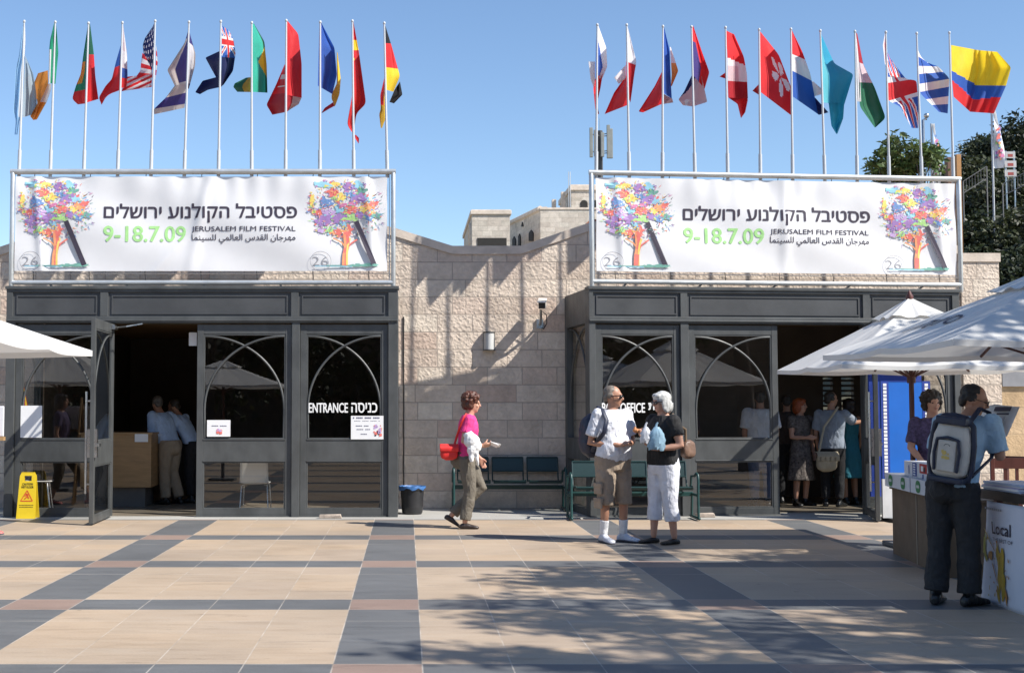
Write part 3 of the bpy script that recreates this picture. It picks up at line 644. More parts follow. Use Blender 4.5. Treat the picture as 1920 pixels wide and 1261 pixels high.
FLAGS = [
 ('A', 'pale blue and white flag hanging limp at the far left end of the row', [
  ([(240,60),(215,250),(195,420),(160,560),(150,800),(135,990),(165,1060),(150,1220)], [(257,60),(262,250),(255,400),(245,600),(225,900),(215,1050),(200,1060),(180,1220)], 0, .1, lambda a, b: 'w' if a > .62 and b < .85 else 'lb'),
  ([(262,400),(250,600),(232,900),(230,1045)], [(268,430),(340,590),(375,800),(380,1000)], .1, .7, lambda a, b: 'gr')]),
 ('A', 'green, white and orange flag curling back behind its pole', [
  ([(560,60),(515,250),(505,360),(500,690)], [(575,60),(592,250),(600,380),(570,700)], 0, .15, lambda a, b: 'w' if a < .22 and b > .46 else 'g'),
  ([(390,590),(350,690),(385,900),(310,1030)], [(492,560),(497,690),(410,890),(345,1075)], .7, .3, I('o')),
  ([(430,690),(415,780),(400,880),(345,1070)], [(530,700),(525,760),(485,875),(380,1065)], .6, .2, bands((.5, 'w'), (1, 'o')))]),
 ('A', 'green and red flag with a yellow and red crest', [
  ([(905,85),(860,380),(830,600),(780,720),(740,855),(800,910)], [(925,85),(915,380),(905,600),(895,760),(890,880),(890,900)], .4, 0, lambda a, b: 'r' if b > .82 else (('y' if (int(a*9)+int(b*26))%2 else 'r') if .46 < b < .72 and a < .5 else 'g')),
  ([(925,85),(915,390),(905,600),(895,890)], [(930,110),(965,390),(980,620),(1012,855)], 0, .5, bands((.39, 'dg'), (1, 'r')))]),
 ('A', 'white, blue and red tricolour flag blown to the left of its pole', [
  ([(1245,290),(1190,480),(1150,650),(1085,720),(1015,840),(1045,915)], [(1255,270),(1248,500),(1246,650),(1246,730),(1245,760),(1100,812)], .8, 0, bands((.36, 'b'), (1, 'r'))),
  ([(1265,80),(1258,300),(1252,480),(1245,740)], [(1272,140),(1305,380),(1312,610),(1300,740)], 0, .4, lambda a, b: 'wp' if b < .4 and a < .6 else ('w' if b < .68 else ('b' if b < .84 else 'r')))]),
 ('A', 'starred navy canton flag with red and white stripes trailing left', [
  ([(1570,110),(1490,230),(1468,300),(1475,380)], [(1592,60),(1588,300),(1580,450),(1565,560)], .5, 0, usa),
  ([(1465,380),(1450,480),(1445,560),(1400,625)], [(1535,440),(1562,520),(1568,600),(1565,640)], .7, .2, alt(5, 'r', 'w')),
  ([(1310,625),(1280,680),(1250,775)], [(1560,600),(1562,660),(1560,730)], .95, .2, lambda a, b: 'w' if int((b * 1.5 + a * 1.2) * 3.2) % 2 else 'r'),
  ([(1606,300),(1596,660)], [(1612,330),(1622,480),(1600,655)], 0, .2, alt(7, 'w', 'r'))]),
 ('B', 'white flag with dark blue bands and star, folded in two', [
  ([(560,150),(520,300),(320,610),(360,690),(405,785)], [(566,150),(556,400),(546,600),(542,720),(530,745)], .8, 0, lambda a, b: 'pb' if b < .16 or (a > .40 + .25*max(0,.5-b) and b < .97) else 'tan'),
  ([(565,150),(552,400),(545,700),(530,820)], [(582,220),(640,430),(635,560),(565,820)], 0, .45, lambda a, b: 'pb' if b < .2 or (b > .9) else ('w' if a < .85 else 'tan')),
  ([(405,785),(310,915),(170,1050),(175,1108)], [(535,745),(530,900),(520,1000),(515,1035)], .9, 0, bands((.42, 'tan'), (.84, 'pb'), (1, 'tan')))]),
 ('B', 'navy flag with a red and white crossed canton', [
  ([(935,110),(935,250),(935,420),(930,600),(910,815)], [(1010,160),(1065,260),(1092,420),(1062,620),(960,770)], 0, .4, lambda a, b: uj(a * .8 + .1, b * 2.05) if b < .5 else 'nb'),
  ([(900,400),(750,470),(820,600),(870,690)], [(930,400),(930,480),(925,600),(920,700)], .6, 0, I('nb')),
  ([(870,690),(720,730),(635,860),(690,882)], [(925,700),(915,760),(905,805),(780,832)], .7, 0, I('nb'))]),
 ('B', 'bright green flag with a yellow diamond', [
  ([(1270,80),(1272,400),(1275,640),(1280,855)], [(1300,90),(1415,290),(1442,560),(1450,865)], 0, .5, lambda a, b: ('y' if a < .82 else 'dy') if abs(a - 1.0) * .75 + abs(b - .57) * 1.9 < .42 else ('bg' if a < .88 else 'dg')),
  ([(1210,695),(1080,760),(1065,800),(1110,855)], [(1265,690),(1268,760),(1268,800),(1268,858)], .8, 0, lambda a, b: 'dy' if a > .5 else 'dg')]),
 ('C', 'plain red flag with a white figure, bellying out below its pole clip', [
  ([(280,50),(275,350),(275,550),(280,745)], [(300,50),(400,170),(432,450),(432,775)], 0, .45, I('r')),
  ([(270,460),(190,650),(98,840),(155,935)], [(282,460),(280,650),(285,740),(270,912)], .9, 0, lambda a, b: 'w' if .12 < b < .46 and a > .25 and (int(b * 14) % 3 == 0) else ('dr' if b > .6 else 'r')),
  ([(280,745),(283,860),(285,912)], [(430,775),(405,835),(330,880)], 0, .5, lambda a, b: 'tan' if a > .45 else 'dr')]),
 ('C', 'blue flag with a yellow and red edge folded away', [
  ([(600,60),(592,350),(585,660)], [(620,70),(742,300),(765,560),(722,740)], 0, .5, I('b')),
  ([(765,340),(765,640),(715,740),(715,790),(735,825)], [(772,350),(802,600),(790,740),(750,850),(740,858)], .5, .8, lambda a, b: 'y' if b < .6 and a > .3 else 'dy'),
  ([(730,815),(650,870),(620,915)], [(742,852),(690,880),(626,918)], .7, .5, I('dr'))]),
 ('C', 'long red flag with small yellow stars hanging straight down', [
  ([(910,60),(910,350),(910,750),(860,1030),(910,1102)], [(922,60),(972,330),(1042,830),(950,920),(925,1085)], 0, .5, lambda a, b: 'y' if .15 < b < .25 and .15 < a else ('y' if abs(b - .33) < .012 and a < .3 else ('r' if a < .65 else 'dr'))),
  ([(935,1125),(940,1160),(968,1205)], [(945,1125),(975,1155),(972,1205)], .3, .35, I('r'))]),
 ('C', 'black, red and yellow flag at the right end of the left row', [
  ([(1210,70),(1220,300),(1228,500),(1235,700)], [(1216,70),(1288,300),(1362,570),(1300,718)], 0, .5, lambda a, b: 'bk' if b + a * .0 < .30 else ('r' if b < .66 else 'y')),
  ([(1310,700),(1262,815)], [(1362,620),(1385,745),(1305,828)], .55, .8, I('bk')),
  ([(1215,580),(1175,750),(1180,880),(1165,930),(1180,1058)], [(1226,580),(1226,750),(1226,880),(1230,960),(1192,1062)], .7, .1, lambda a, b: 'r' if b < .55 and a < .62 else ('dy' if a < .7 else 'y'))]),
 ('D', 'white, red and blue wedge flag at the left end of the right row', [
  ([(220,90),(205,250),(200,500),(200,650)], [(226,90),(312,330),(322,520),(272,640)], 0, .45, cz),
  ([(200,630),(178,740),(198,960),(222,1008)], [(275,595),(252,740),(216,900),(237,1008)], .1, .4, bands((.45, 'r'), (1, 'dr'))),
  ([(128,470),(150,650),(180,730)], [(198,470),(196,640),(190,730)], .6, .1, I('w'))]),
 ('D', 'white over red flag with its red half blown out left', [
  ([(515,90),(515,450),(515,640),(525,815)], [(526,90),(622,470),(602,580),(560,890)], 0, .4, bands((.52, 'w'), (1, 'r'))),
  ([(510,620),(390,790),(293,1010)], [(530,620),(532,800),(540,912)], .9, .05, I('r')),
  ([(392,635),(440,700)], [(510,505),(512,640)], .8, .2, I('w'))]),
 ('D', 'blue, white and red vertical tricolour swept to both sides of its pole', [
  ([(890,105),(886,500),(886,770),(898,792)], [(902,105),(962,350),(976,700),(985,850)], 0, .4, I('b')),
  ([(885,570),(810,720),(640,985),(690,992)], [(892,570),(892,720),(888,880),(880,905)], 1.0, .05, I('r')),
  ([(966,320),(984,600),(975,720)], [(974,320),(1052,565),(985,722)], .4, .7, bands((.42, 'w'), (1, 'o'))),
  ([(888,795),(862,912)], [(990,852),(1000,890)], .3, .5, I('wp'))]),
 ('D', 'red, blue and white tricolour rolled up at its foot', [
  ([(1185,105),(1190,300),(1200,530),(1205,610)], [(1206,105),(1292,360),(1372,580),(1322,750)], 0, .5, lambda a, b: 'pb' if a < .50 and b > .30 else 'r'),
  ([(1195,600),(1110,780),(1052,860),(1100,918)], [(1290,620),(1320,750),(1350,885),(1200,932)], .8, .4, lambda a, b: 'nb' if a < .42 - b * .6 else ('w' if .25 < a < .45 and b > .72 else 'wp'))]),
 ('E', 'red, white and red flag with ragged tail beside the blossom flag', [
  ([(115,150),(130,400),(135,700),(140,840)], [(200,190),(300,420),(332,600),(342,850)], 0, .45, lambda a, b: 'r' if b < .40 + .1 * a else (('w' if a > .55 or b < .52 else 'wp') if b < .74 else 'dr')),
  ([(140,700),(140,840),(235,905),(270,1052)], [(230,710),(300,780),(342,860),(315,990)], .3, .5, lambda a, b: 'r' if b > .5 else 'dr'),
  ([(50,625),(110,645)], [(120,575),(132,642)], .4, .1, I('r'))]),
 ('E', 'red flag with a white five petal blossom', [
  ([(465,160),(470,500),(475,785)], [(480,175),(660,400),(788,740),(788,1024)], 0, .6, flower),
  ([(388,770),(470,822)], [(450,705),(467,800)], .5, .1, I('dr'))]),
 ('E', 'red, white and blue horizontal tricolour sloping down to the right', [
  ([(785,140),(785,360),(785,600),(790,820)], [(795,150),(902,370),(985,600),(1062,1010)], 0, .6, bands((.36, 'r'), (.62, 'w'), (1, 'b'))),
  ([(985,690),(1003,832)], [(1010,670),(1102,750),(1102,805)], .6, .9, I('w')),
  ([(820,832),(1072,1018)], [(1035,842),(1170,992)], .6, .9, I('nb'))]),
 ('E', 'plain turquoise flag hanging in two lobes', [
  ([(1080,150),(1090,500),(1110,700),(1120,890)], [(1105,210),(1230,490),(1428,600),(1330,920)], 0, .7, lambda a, b: 'lc' if a < .22 else 'c'),
  ([(1170,885),(1200,1130),(1250,1212)], [(1332,900),(1322,1050),(1262,1212)], .3, .6, I('c'))]),
 ('F', 'red, white and green flag drooping to a point', [
  ([(30,170),(38,400),(60,640),(65,930),(220,1147)], [(42,190),(102,500),(222,740),(334,1050),(232,1142)], .05, .6, lambda a, b: 'dr' if b < .30 else ('wp' if b < .50 else 'dg')),
  ([(15,170),(20,500),(40,880)], [(30,180),(62,500),(80,880)], 0, .05, I('w'))]),
 ('F', 'crossed red, white and blue flag blowing right', [
  ([(340,330),(345,560),(355,870),(480,930),(600,1152)], [(360,410),(540,650),(650,662),(668,900),(668,1152)], .1, .7, lambda a, b: uj(.08 + a * .9, .02 + b * 1.0)),
  ([(325,180),(303,300),(325,500)], [(336,180),(340,330),(346,500)], 0, .1, lambda a, b: 'r' if a > .45 else 'w')]),
 ('F', 'blue and white striped flag next to the yellow flag', [
  ([(660,330),(670,600),(690,800),(880,987)], [(700,460),(872,520),(987,640),(970,1002)], .05, .7, alt(8, 'w', 'b'))]),
 ('F', 'broad yellow, blue and red flag flying straight out at the right end', [
  ([(1005,300),(1010,550),(1015,680),(1030,830)], [(1270,350),(1282,560),(1245,800),(1200,985)], .0, .5, lambda a, b: 'y' if b < .5 + .06 * a else ('b' if b < .68 + .12 * a else 'r')),
  ([(1270,350),(1282,560),(1245,800),(1200,985)], [(1480,370),(1622,530),(1572,712),(1445,1002)], .5, .25, lambda a, b: 'y' if b < .56 + .0 * a else ('b' if b < .80 - .06 * a else 'r'))]),
]
def resample(pts, n):
    ds = [0.0]
    for a, b in zip(pts[:-1], pts[1:]): ds.append(ds[-1] + math.hypot(b[0] - a[0], b[1] - a[1]))
    def at(t):
        d = t * ds[-1]
        for i in range(len(pts) - 1):
            if d <= ds[i + 1] + 1e-9:
                q = (d - ds[i]) / max(1e-9, ds[i + 1] - ds[i]); return (pts[i][0] + (pts[i + 1][0] - pts[i][0]) * q, pts[i][1] + (pts[i + 1][1] - pts[i][1]) * q)
        return pts[-1]
    raw = [at(k / n) for k in range(n + 1)]; out = raw[:]
    for _ in range(2): out = [out[0]] + [((out[k - 1][0] + 2 * out[k][0] + out[k + 1][0]) / 4, (out[k - 1][1] + 2 * out[k][1] + out[k + 1][1]) / 4) for k in range(1, n)] + [out[-1]]
    return out
PTIPS = []
ORD = ['first', 'second', 'third', 'fourth', 'fifth', 'sixth', 'seventh', 'eighth', 'ninth', 'tenth', 'eleventh', 'twelfth']
for i in range(24):
    left = i < 12; fr = FL if left else FR
    ub = (LB + RB)[i]; tu, tv = (LT + RT)[i]
    xb, zb = fr.loc(ub, 317 if left else 318.8 + (ub - 1117) / 670 * 9.5, .09); xt, ztp = fr.loc(tu, tv, .09)
    a = fr.w(xb, .09, zb - .12); b = fr.w(xt, .09, ztp); m_ = a.lerp(b, .17)
    t = thing('flagpole', a, '%s white flagpole from the left over the %s banner' % (ORD[i % 12], 'ENTRANCE' if left else 'box office'), 'flagpole', 'flagpoles in a row above the banners')
    p = MB(); p.tube([m_, b], [.018, .012], 8); p.ell(b, (.02, .02, .025), 8, 5); p.build('pole', POLE, t, smooth=50)
    p = MB(); p.tube([a, m_ + (b - a) * .005], .026, 8); p.build('sleeve', POLE, t, smooth=50)
    k, lab, sheets = FLAGS[i]; cf = crop(k); mb = MB(); used = []; yb = a.y; r = random.Random(i)
    for (L, Rr, dl, dr, paint) in sheets:
        n = 44; Lp = [cf(q) for q in resample(L, n)]; Rp = [cf(q) for q in resample(Rr, n)]; nf = r.uniform(.8, 1.6); p0 = r.uniform(0, 6)
        wpx = sum(abs(Rp[j][0] - Lp[j][0]) for j in range(n)) / n; amp = min(.055, .0022 * wpx + .012)
        def fn(s, t_, Lp=Lp, Rp=Rp, n=n, dl=dl, dr=dr, nf=nf, p0=p0, amp=amp):
            j = min(n, int(round(t_ * n))); u = Lp[j][0] + (Rp[j][0] - Lp[j][0]) * s; v = Lp[j][1] + (Rp[j][1] - Lp[j][1]) * s
            e = s if dr > dl else 1 - s
            d = min(dl, dr) + abs(dr - dl) * math.sin(e * math.pi / 2) ** 1.2
            d += amp * math.sin(p0 + 2 * math.pi * (nf * s + .35 * t_)) * min(1, e * 3) + amp * .5 * math.sin(p0 * 2 + 9 * t_ + 5 * s) * min(1, e * 2)
            return P(u, v, yb + .035 + d * .9)
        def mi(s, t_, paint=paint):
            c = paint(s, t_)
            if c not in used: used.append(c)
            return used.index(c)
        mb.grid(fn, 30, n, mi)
    o = mb.build('flag', [FM[c] for c in used], None, smooth=180)
    tag(o, lab, 'flag', 'national flags flying over the entrances')
# ================================================================ fixtures and furniture
TEAL = M('teal_green_paint', (0.013, 0.052, 0.050), 0.38, 0.12, 5.0)
TEALD = M('teal_perforated_sheet', (0.009, 0.032, 0.032), 0.45, 0.15, 90.0)
def bench(x0, x1, y, label, n=3):
    t = thing('bench', ((x0 + x1) / 2, y, 0), label, 'bench', 'teal metal benches')
    b = MB(); b.box(x0 + .02, x1 - .02, y + .14, y + .20, .30, .36); b.build('beam', TEAL, t, bevel=.006)
    for xx in (x0 + .03, x1 - .03):
        l = MB()
        l.tube([(xx, y - .02, .58), (xx, y - .06, .60), (xx, y - .12, .62), (xx, y - .20, .60), (xx, y - .22, .54), (xx, y - .20, .3), (xx, y - .22, .05)], [.018] * 7, 8)
        l.tube([(xx, y - .02, .58), (xx, y + .20, .57), (xx, y + .26, .40)], .016, 8)
        l.tube([(xx, y - .20, .33), (xx, y + .17, .33)], .02, 8)
        l.tube([(xx, y + .17, .33), (xx, y + .20, .05)], .018, 8)
        l.tube([(xx, y - .26, .03), (xx, y + .26, .03)], .022, 8, rnd_caps=True)
        l.build('leg', TEAL, t, smooth=50)
    w = (x1 - x0 - .14) / n
    for k in range(n):
        a = x0 + .07 + k * w + .03; c = a + w - .06
        prof = [(y - .19, .41), (y - .21, .435), (y - .17, .45), (y - .05, .435), (y + .10, .42), (y + .16, .43), (y + .195, .47), (y + .22, .56), (y + .25, .70), (y + .265, .76)]
        s = MB(); s.grid(lambda u, v: Vector((a + (c - a) * u, prof[min(9, int(round(v * 9)))][0], prof[min(9, int(round(v * 9)))][1])), 4, 4 + 0) if False else None
        P2 = prof[:5]; q = MB(); q.loft([[Vector((a, yy, zz)) for yy, zz in P2] + [Vector((a, yy, zz - .008)) for yy, zz in P2[::-1]], [Vector((c, yy, zz)) for yy, zz in P2] + [Vector((c, yy, zz - .008)) for yy, zz in P2[::-1]]])
        for xx in (a, c): q.tube([Vector((xx, yy, zz)) for yy, zz in P2], .011, 6)
        q.tube([(a, y - .19, .42), (c, y - .19, .42)], .014, 6)
        q.build('seat', [TEALD], t, smooth=40)
        P3 = prof[7:]; q = MB(); q.loft([[Vector((a, yy, zz)) for yy, zz in P3] + [Vector((a, yy + .008, zz)) for yy, zz in P3[::-1]], [Vector((c, yy, zz)) for yy, zz in P3] + [Vector((c, yy + .008, zz)) for yy, zz in P3[::-1]]])
        for xx in (a, c): q.tube([Vector((xx, yy, zz)) for yy, zz in prof[4:]], .011, 6)
        q.tube([(a, y + .265, .76), (c, y + .265, .76)], .013, 6); q.tube([(a, y + .215, .56), (c, y + .215, .56)], .010, 6)
        q.build('backrest', [TEALD], t, smooth=40)
pa, pb = P(846, 950, 19.15), P(1062, 950, 19.15); bench(pa.x, pb.x, 19.12, 'dark teal metal bench standing against the stone wall behind the woman in pink')
pa, pb = P(1064, 970, 17.6), P(1308, 970, 17.6); bench(pa.x, pb.x, 17.62, 'teal metal bench in front of the box office glass behind the standing couple')
# waste bin
c = G(773, 963); t = thing('waste_bin', c, 'black round waste bin lined with a blue bag beside the ENTRANCE front', 'bin')
b = MB(); ring = lambda r, z, n=20: [c + Vector((r * math.cos(2 * math.pi * k / n), r * math.sin(2 * math.pi * k / n), z)) for k in range(n)]
b.loft([ring(.13, .0), ring(.145, .03), ring(.165, .34), ring(.18, .345), ring(.18, .37), ring(.168, .372), ring(.15, .1)], cap=True); b.build('tub', BLACK, t, smooth=40)
BAG = M('blue_bag_plastic', (0.05, 0.14, 0.34), 0.35, 0.3, 12, 0.3, 30)
b = MB(); rj = random.Random(3); n = 28
rr = [[(.186 + .008 * math.sin(k * 2.1) + rj.uniform(-.004, .004)) for k in range(n)] for _ in range(4)]
b.loft([[c + Vector((rr[i][k] * sc * math.cos(2 * math.pi * k / n), rr[i][k] * sc * math.sin(2 * math.pi * k / n), z + (.02 * math.sin(k * 1.7) - (.04 if 14 < k < 17 else 0) if i == 0 else .006 * math.sin(k * 3.1)))) for k in range(n)] for i, (sc, z) in enumerate(((1.02, .352), (1.02, .375), (1.0, .395), (.86, .36)))], cap=False)
b.build('liner', BAG, t, smooth=60)
# wall lamp
a = P(917, 640, YW); t = thing('wall_lamp', a, 'half round grey wall lamp on the stone wall between the entrances', 'lamp')
z0, z1 = P(917, 657, YW).z, P(917, 622, YW).z; rx = .082
half = lambda z, r, d=.11: [Vector((a.x + r * math.cos(th), YW - .02 - d * math.sin(th), z)) for th in [math.pi * k / 12 for k in range(13)]]
b = MB(); b.loft([half(z0 + .015, rx), half(z1 - .02, rx)]); b.build('diffuser', M('frosted_acrylic', (0.50, 0.51, 0.50), 0.5, 0.05), t, smooth=40)
b = MB(); b.loft([half(z0, rx + .008, .118), half(z0 + .014, rx + .008, .118)]); b.loft([half(z1 - .019, rx + .008, .118), half(z1, rx + .008, .118)]); b.box(a.x - rx - .006, a.x + rx + .006, YW - .02, YW + .01, z0, z1); b.build('housing', METAL, t)
# security camera
a = P(1012, 592, YW); t = thing('security_camera', a, 'white security camera on a bracket high on the stone wall', 'camera')
b = MB(); h = a + Vector((-.02, -.52, .12)); Rm = Matrix.Translation(h) @ Matrix.Rotation(R(-8), 4, 'Z') @ Matrix.Rotation(R(12), 4, 'X')
b.box(-.052, .052, -.02, .36, -.05, .045, 0, Rm); b.box(-.065, .065, -.09, .38, .047, .058, 0, Rm); b.build('housing', M('cream_camera_paint', (0.68, 0.66, 0.60), 0.45, 0.06), t, bevel=.006)
b = MB(); b.box(-.046, .046, -.032, -.021, -.045, .04, 0, Rm); b.build('lens', BLACK, t)
b = MB(); b.tube([a + Vector((0, 0, -.12)), a + Vector((0, -.1, -.12)), a + Vector((-.01, -.26, -.03)), a + Vector((-.02, -.34, .06))], .02, 8); b.box(a.x - .05, a.x + .05, YW - .03, YW - .004, a.z - .19, a.z - .05); b.build('bracket', STEEL, t, smooth=50)
b = MB(); b.tube([a + Vector((.02, -.2, .05)), a + Vector((.08, -.2, 0)), a + Vector((.09, -.14, -.12)), a + Vector((.05, -.06, -.2)), a + Vector((.03, 0, -.16))], .008, 6); b.build('cable', BLACK, t, smooth=50)
# thin conduit down the wall beside the entrance
b = MB(); x = P(757, 700, YW).x; b.tube([(x, YW - .012, .05), (x, YW - .012, 2.85)], .009, 6); tag(b.build('cable', BLACK, None, smooth=50), 'thin dark cable running down the stone wall beside the ENTRANCE front', 'cable')
# broken stone used as door stop
def rock(name, c, sx, sy, sz, mat, label, cat):
    b = MB(); q = random.Random(5)
    b.box(-sx, sx, -sy, sy, 0, sz); b.v = [c + v + Vector((q.uniform(-.014, .014), q.uniform(-.014, .014), q.uniform(0, .012) if v.z > 0 else 0)) for v in b.v]
    tag(b.build(name, mat, None, bevel=.008), label, cat)
rock('door_stop', G(619, 971), .155, .045, .045, M('pale_stone_block', (0.42, 0.35, 0.29), 0.9, 0.2, 12, 0.4, 40), 'flat pale stone block lying at the foot of the ENTRANCE window', 'stone')
rock('door_stop', G(1322, 969), .13, .05, .05, M('pale_stone_block', (0.42, 0.35, 0.29), 0.9, 0.2, 12, 0.4, 40), 'flat pale stone slab at the foot of the box office door', 'stone')
# papers fixed to the glass
PAPER = M('white_paper', (0.78, 0.78, 0.78), 0.6, 0.03); PINK_ = M('paper_print', (0.42, 0.36, 0.52), 0.6, 0.1)
def notice(fr, u0, v1, u1, v0, label, lines=(), pic=None, dy=.006, name='notice'):
    x0, z0 = fr.loc(u0, v0, dy); x1, z1 = fr.loc(u1, v1, dy)
    t = thing(name, fr.w((x0 + x1) / 2, dy, z0), label, 'notice')
    W = lambda x, z, y=dy: fr.w(x, y, z)
    b = MB(); b.loft([[W(x0, z0), W(x1, z0), W(x1, z1), W(x0, z1)], [W(x0, z0, dy + .003), W(x1, z0, dy + .003), W(x1, z1, dy + .003), W(x0, z1, dy + .003)]]); b.build('sheet', PAPER, t)
    if lines:
        b = MB()
        for (a, c, q, th) in lines:
            n = max(2, int((c - a) * (x1 - x0) / .022))
            for k in range(n):
                if (k * 7 + int(q * 100)) % 5 == 0: continue
                xa = x0 + (x1 - x0) * (a + (c - a) * k / n); xb = x0 + (x1 - x0) * (a + (c - a) * (k + .8) / n); zz = z0 + (z1 - z0) * q
                b.quad(W(xa, zz, dy - .002), W(xb, zz, dy - .002), W(xb, zz + th, dy - .002), W(xa, zz + th, dy - .002))
        b.build('print', M('print_grey', (0.13, 0.13, 0.2), 0.6, 0.1), t)
    if pic:
        b = MB(); q = random.Random(2); a, c, d, e = pic
        for k in range(26):
            xx = x0 + (x1 - x0) * q.uniform(a, c); zz = z0 + (z1 - z0) * q.uniform(d, e); s_ = q.uniform(.008, .022)
            b.quad(W(xx - s_, zz - s_, dy - .0025 - k * .00005), W(xx + s_, zz - s_ * .6, dy - .0025 - k * .00005), W(xx + s_ * .8, zz + s_, dy - .0025 - k * .00005), W(xx - s_ * .7, zz + s_ * .8, dy - .0025 - k * .00005), q.choice([0, 1, 2, 3]))
        b.build('picture', [INKS[2], INKS[0], INKS[3], INKS[11]], t)
notice(FL, 38, 760, 79, 820, 'blank white sheet stuck on the far left window', dy=.012)
notice(FL, 388, 787, 432, 818, 'small white notice stuck on the closed ENTRANCE door', [(.2, .85, .62, .012)], (.42, .6, .2, .42), .012)
notice(FL, 658, 779, 719, 823, 'printed white notice under the ENTRANCE lettering', [(.06, .94, .88, .02), (.1, .9, .77, .006), (.1, .55, .55, .012), (.12, .6, .4, .012), (.25, .5, .2, .012)], (.7, .92, .15, .6), .012)
notice(FL, 354, 623, 369, 648, 'small plain white card at the top of the doorway', dy=.3)
# inside the left room: counter, caution sign, white chair
WOOD = M('counter_wood', (0.36, 0.22, 0.10), 0.5, 0.15, 3.0, stretch=(1, 1, 6)); DGREY = M('dark_plinth', (0.12, 0.11, 0.10), 0.7, 0.1)
pa, pb = P(150, 900, 19.7), P(283, 900, 19.7)
t = thing('reception_counter', (pb.x, 19.7, 0), 'wooden reception counter on a dark plinth inside the open left door', 'counter')
b = MB(); b.box(pa.x, pb.x, 19.7, 20.5, .30, 1.09); b.box(pa.x - .02, pb.x + .02, 19.67, 20.53, 1.09, 1.12); b.build('body', WOOD, t, bevel=.004)
b = MB(); b.box(pa.x + .05, pb.x - .1, 19.78, 20.45, .006, .30); b.build('plinth', DGREY, t)
x0, x1 = P(253, 820, 19.68).x, P(278, 820, 19.68).x; b = MB(); b.box(x0, x1, 19.692, 19.696, .98, 1.10); b.build('card', PAPER, None)
tag(bpy.data.objects['card'], 'small white card hung on the front of the reception counter', 'card')
bpy.data.objects['card'].location = (0, -.028, 0)
YEL = M('caution_yellow', (0.82, 0.58, 0.02), 0.45, 0.05); SRED = M('sign_red', (0.70, 0.08, 0.03), 0.5, 0.05)
pa, pb = P(30, 960, 17.72), P(66, 960, 17.72); xw = pb.x - pa.x; xm = (pa.x + pb.x) / 2
t = thing('caution_sign', (xm, 17.8, 0), 'yellow folding wet floor sign standing against the far left window', 'sign')
def cpt(x, z, l=0.0): return Vector((xm + x * (1 - .16 * z / .62), 17.72 + .10 * z / .62 - l, .002 + z))
b = MB(); hw = xw / 2
for sg in (1, -1):
    q = lambda x, z, l=0.0: (cpt(x, z, l) if sg > 0 else Vector((cpt(x, z, l).x, 2 * 17.825 - cpt(x, z, l).y, cpt(x, z, l).z)))
    for poly in ([(-hw, 0), (hw, 0), (hw, .50), (-hw, .50)], [(-hw, .50), (-hw * .45, .50), (-hw * .45, .57), (-hw, .57)], [(hw * .45, .50), (hw, .50), (hw, .57), (hw * .45, .57)], [(-hw, .57), (hw, .57), (hw * .8, .62), (-hw * .8, .62)]):
        b.loft([[q(x, z) for x, z in poly], [q(x, z, -.014) for x, z in poly]])
b.build('board', YEL, t)
b = MB(); fnc = lambda x, z: cpt(x, z, .003)
put_text(b, 'CAUTION', -hw * .62, hw * .62, .445, .475, fnc, 0, .02); put_text(b, 'WET FLOOR', -hw * .72, hw * .72, .405, .435, fnc, 0, .02)
for (z, w_) in ((.175, .8), (.15, .75)):
    for k in range(10):
        x = -hw * w_ + 2 * hw * w_ * k / 10; b.quad(fnc(x, z), fnc(x + hw * w_ * .15, z), fnc(x + hw * w_ * .15, z + .008), fnc(x, z + .008))
b.build('lettering', BLACK, t)
b = MB()
def seg(x0, z0, x1, z1, w_):
    dx, dz = x1 - x0, z1 - z0; L = math.hypot(dx, dz); nx, nz = -dz / L * w_, dx / L * w_; seg.l += .0002
    b.add([cpt(x0 + nx, z0 + nz, seg.l), cpt(x1 + nx, z1 + nz, seg.l), cpt(x1 - nx, z1 - nz, seg.l), cpt(x0 - nx, z0 - nz, seg.l)], [(3, 2, 1, 0)])
seg.l = .003
T3 = [(-.085, .235), (.085, .235), (0, .375)]
for i in range(3): seg(*T3[i], *T3[(i + 1) % 3], .006)
for q in ((-.012, .335, .012, .300, .010), (.012, .300, .03, .265, .008), (.012, .300, -.03, .262, .008), (-.005, .32, -.03, .30, .006), (0, .325, .028, .318, .006)): seg(*q)
b.build('symbol', SRED, t)
# red and yellow banner standing inside the window
b = MB(); x0 = P(32, 760, 18.22).x; x1 = P(66, 760, 18.22).x
zz0, zz1 = P(30, 830, 18.22).z, P(30, 712, 18.22).z
b.grid(lambda s, q: Vector((x0 + (x1 - x0) * s * (1.0 - .75 * q), 18.22 + .03 * math.sin(6 * s + 2 * q), zz0 + (zz1 - zz0) * q)), 24, 20, lambda s, q: 1 if (s * 3.2 + .1 * math.sin(q * 6)) % 1.0 > .66 else 0)
tag(b.build('hanging_flag', [FM['r'], FM['y']], None, smooth=180), 'red cloth with yellow stripes draped inside the far left window', 'flag')
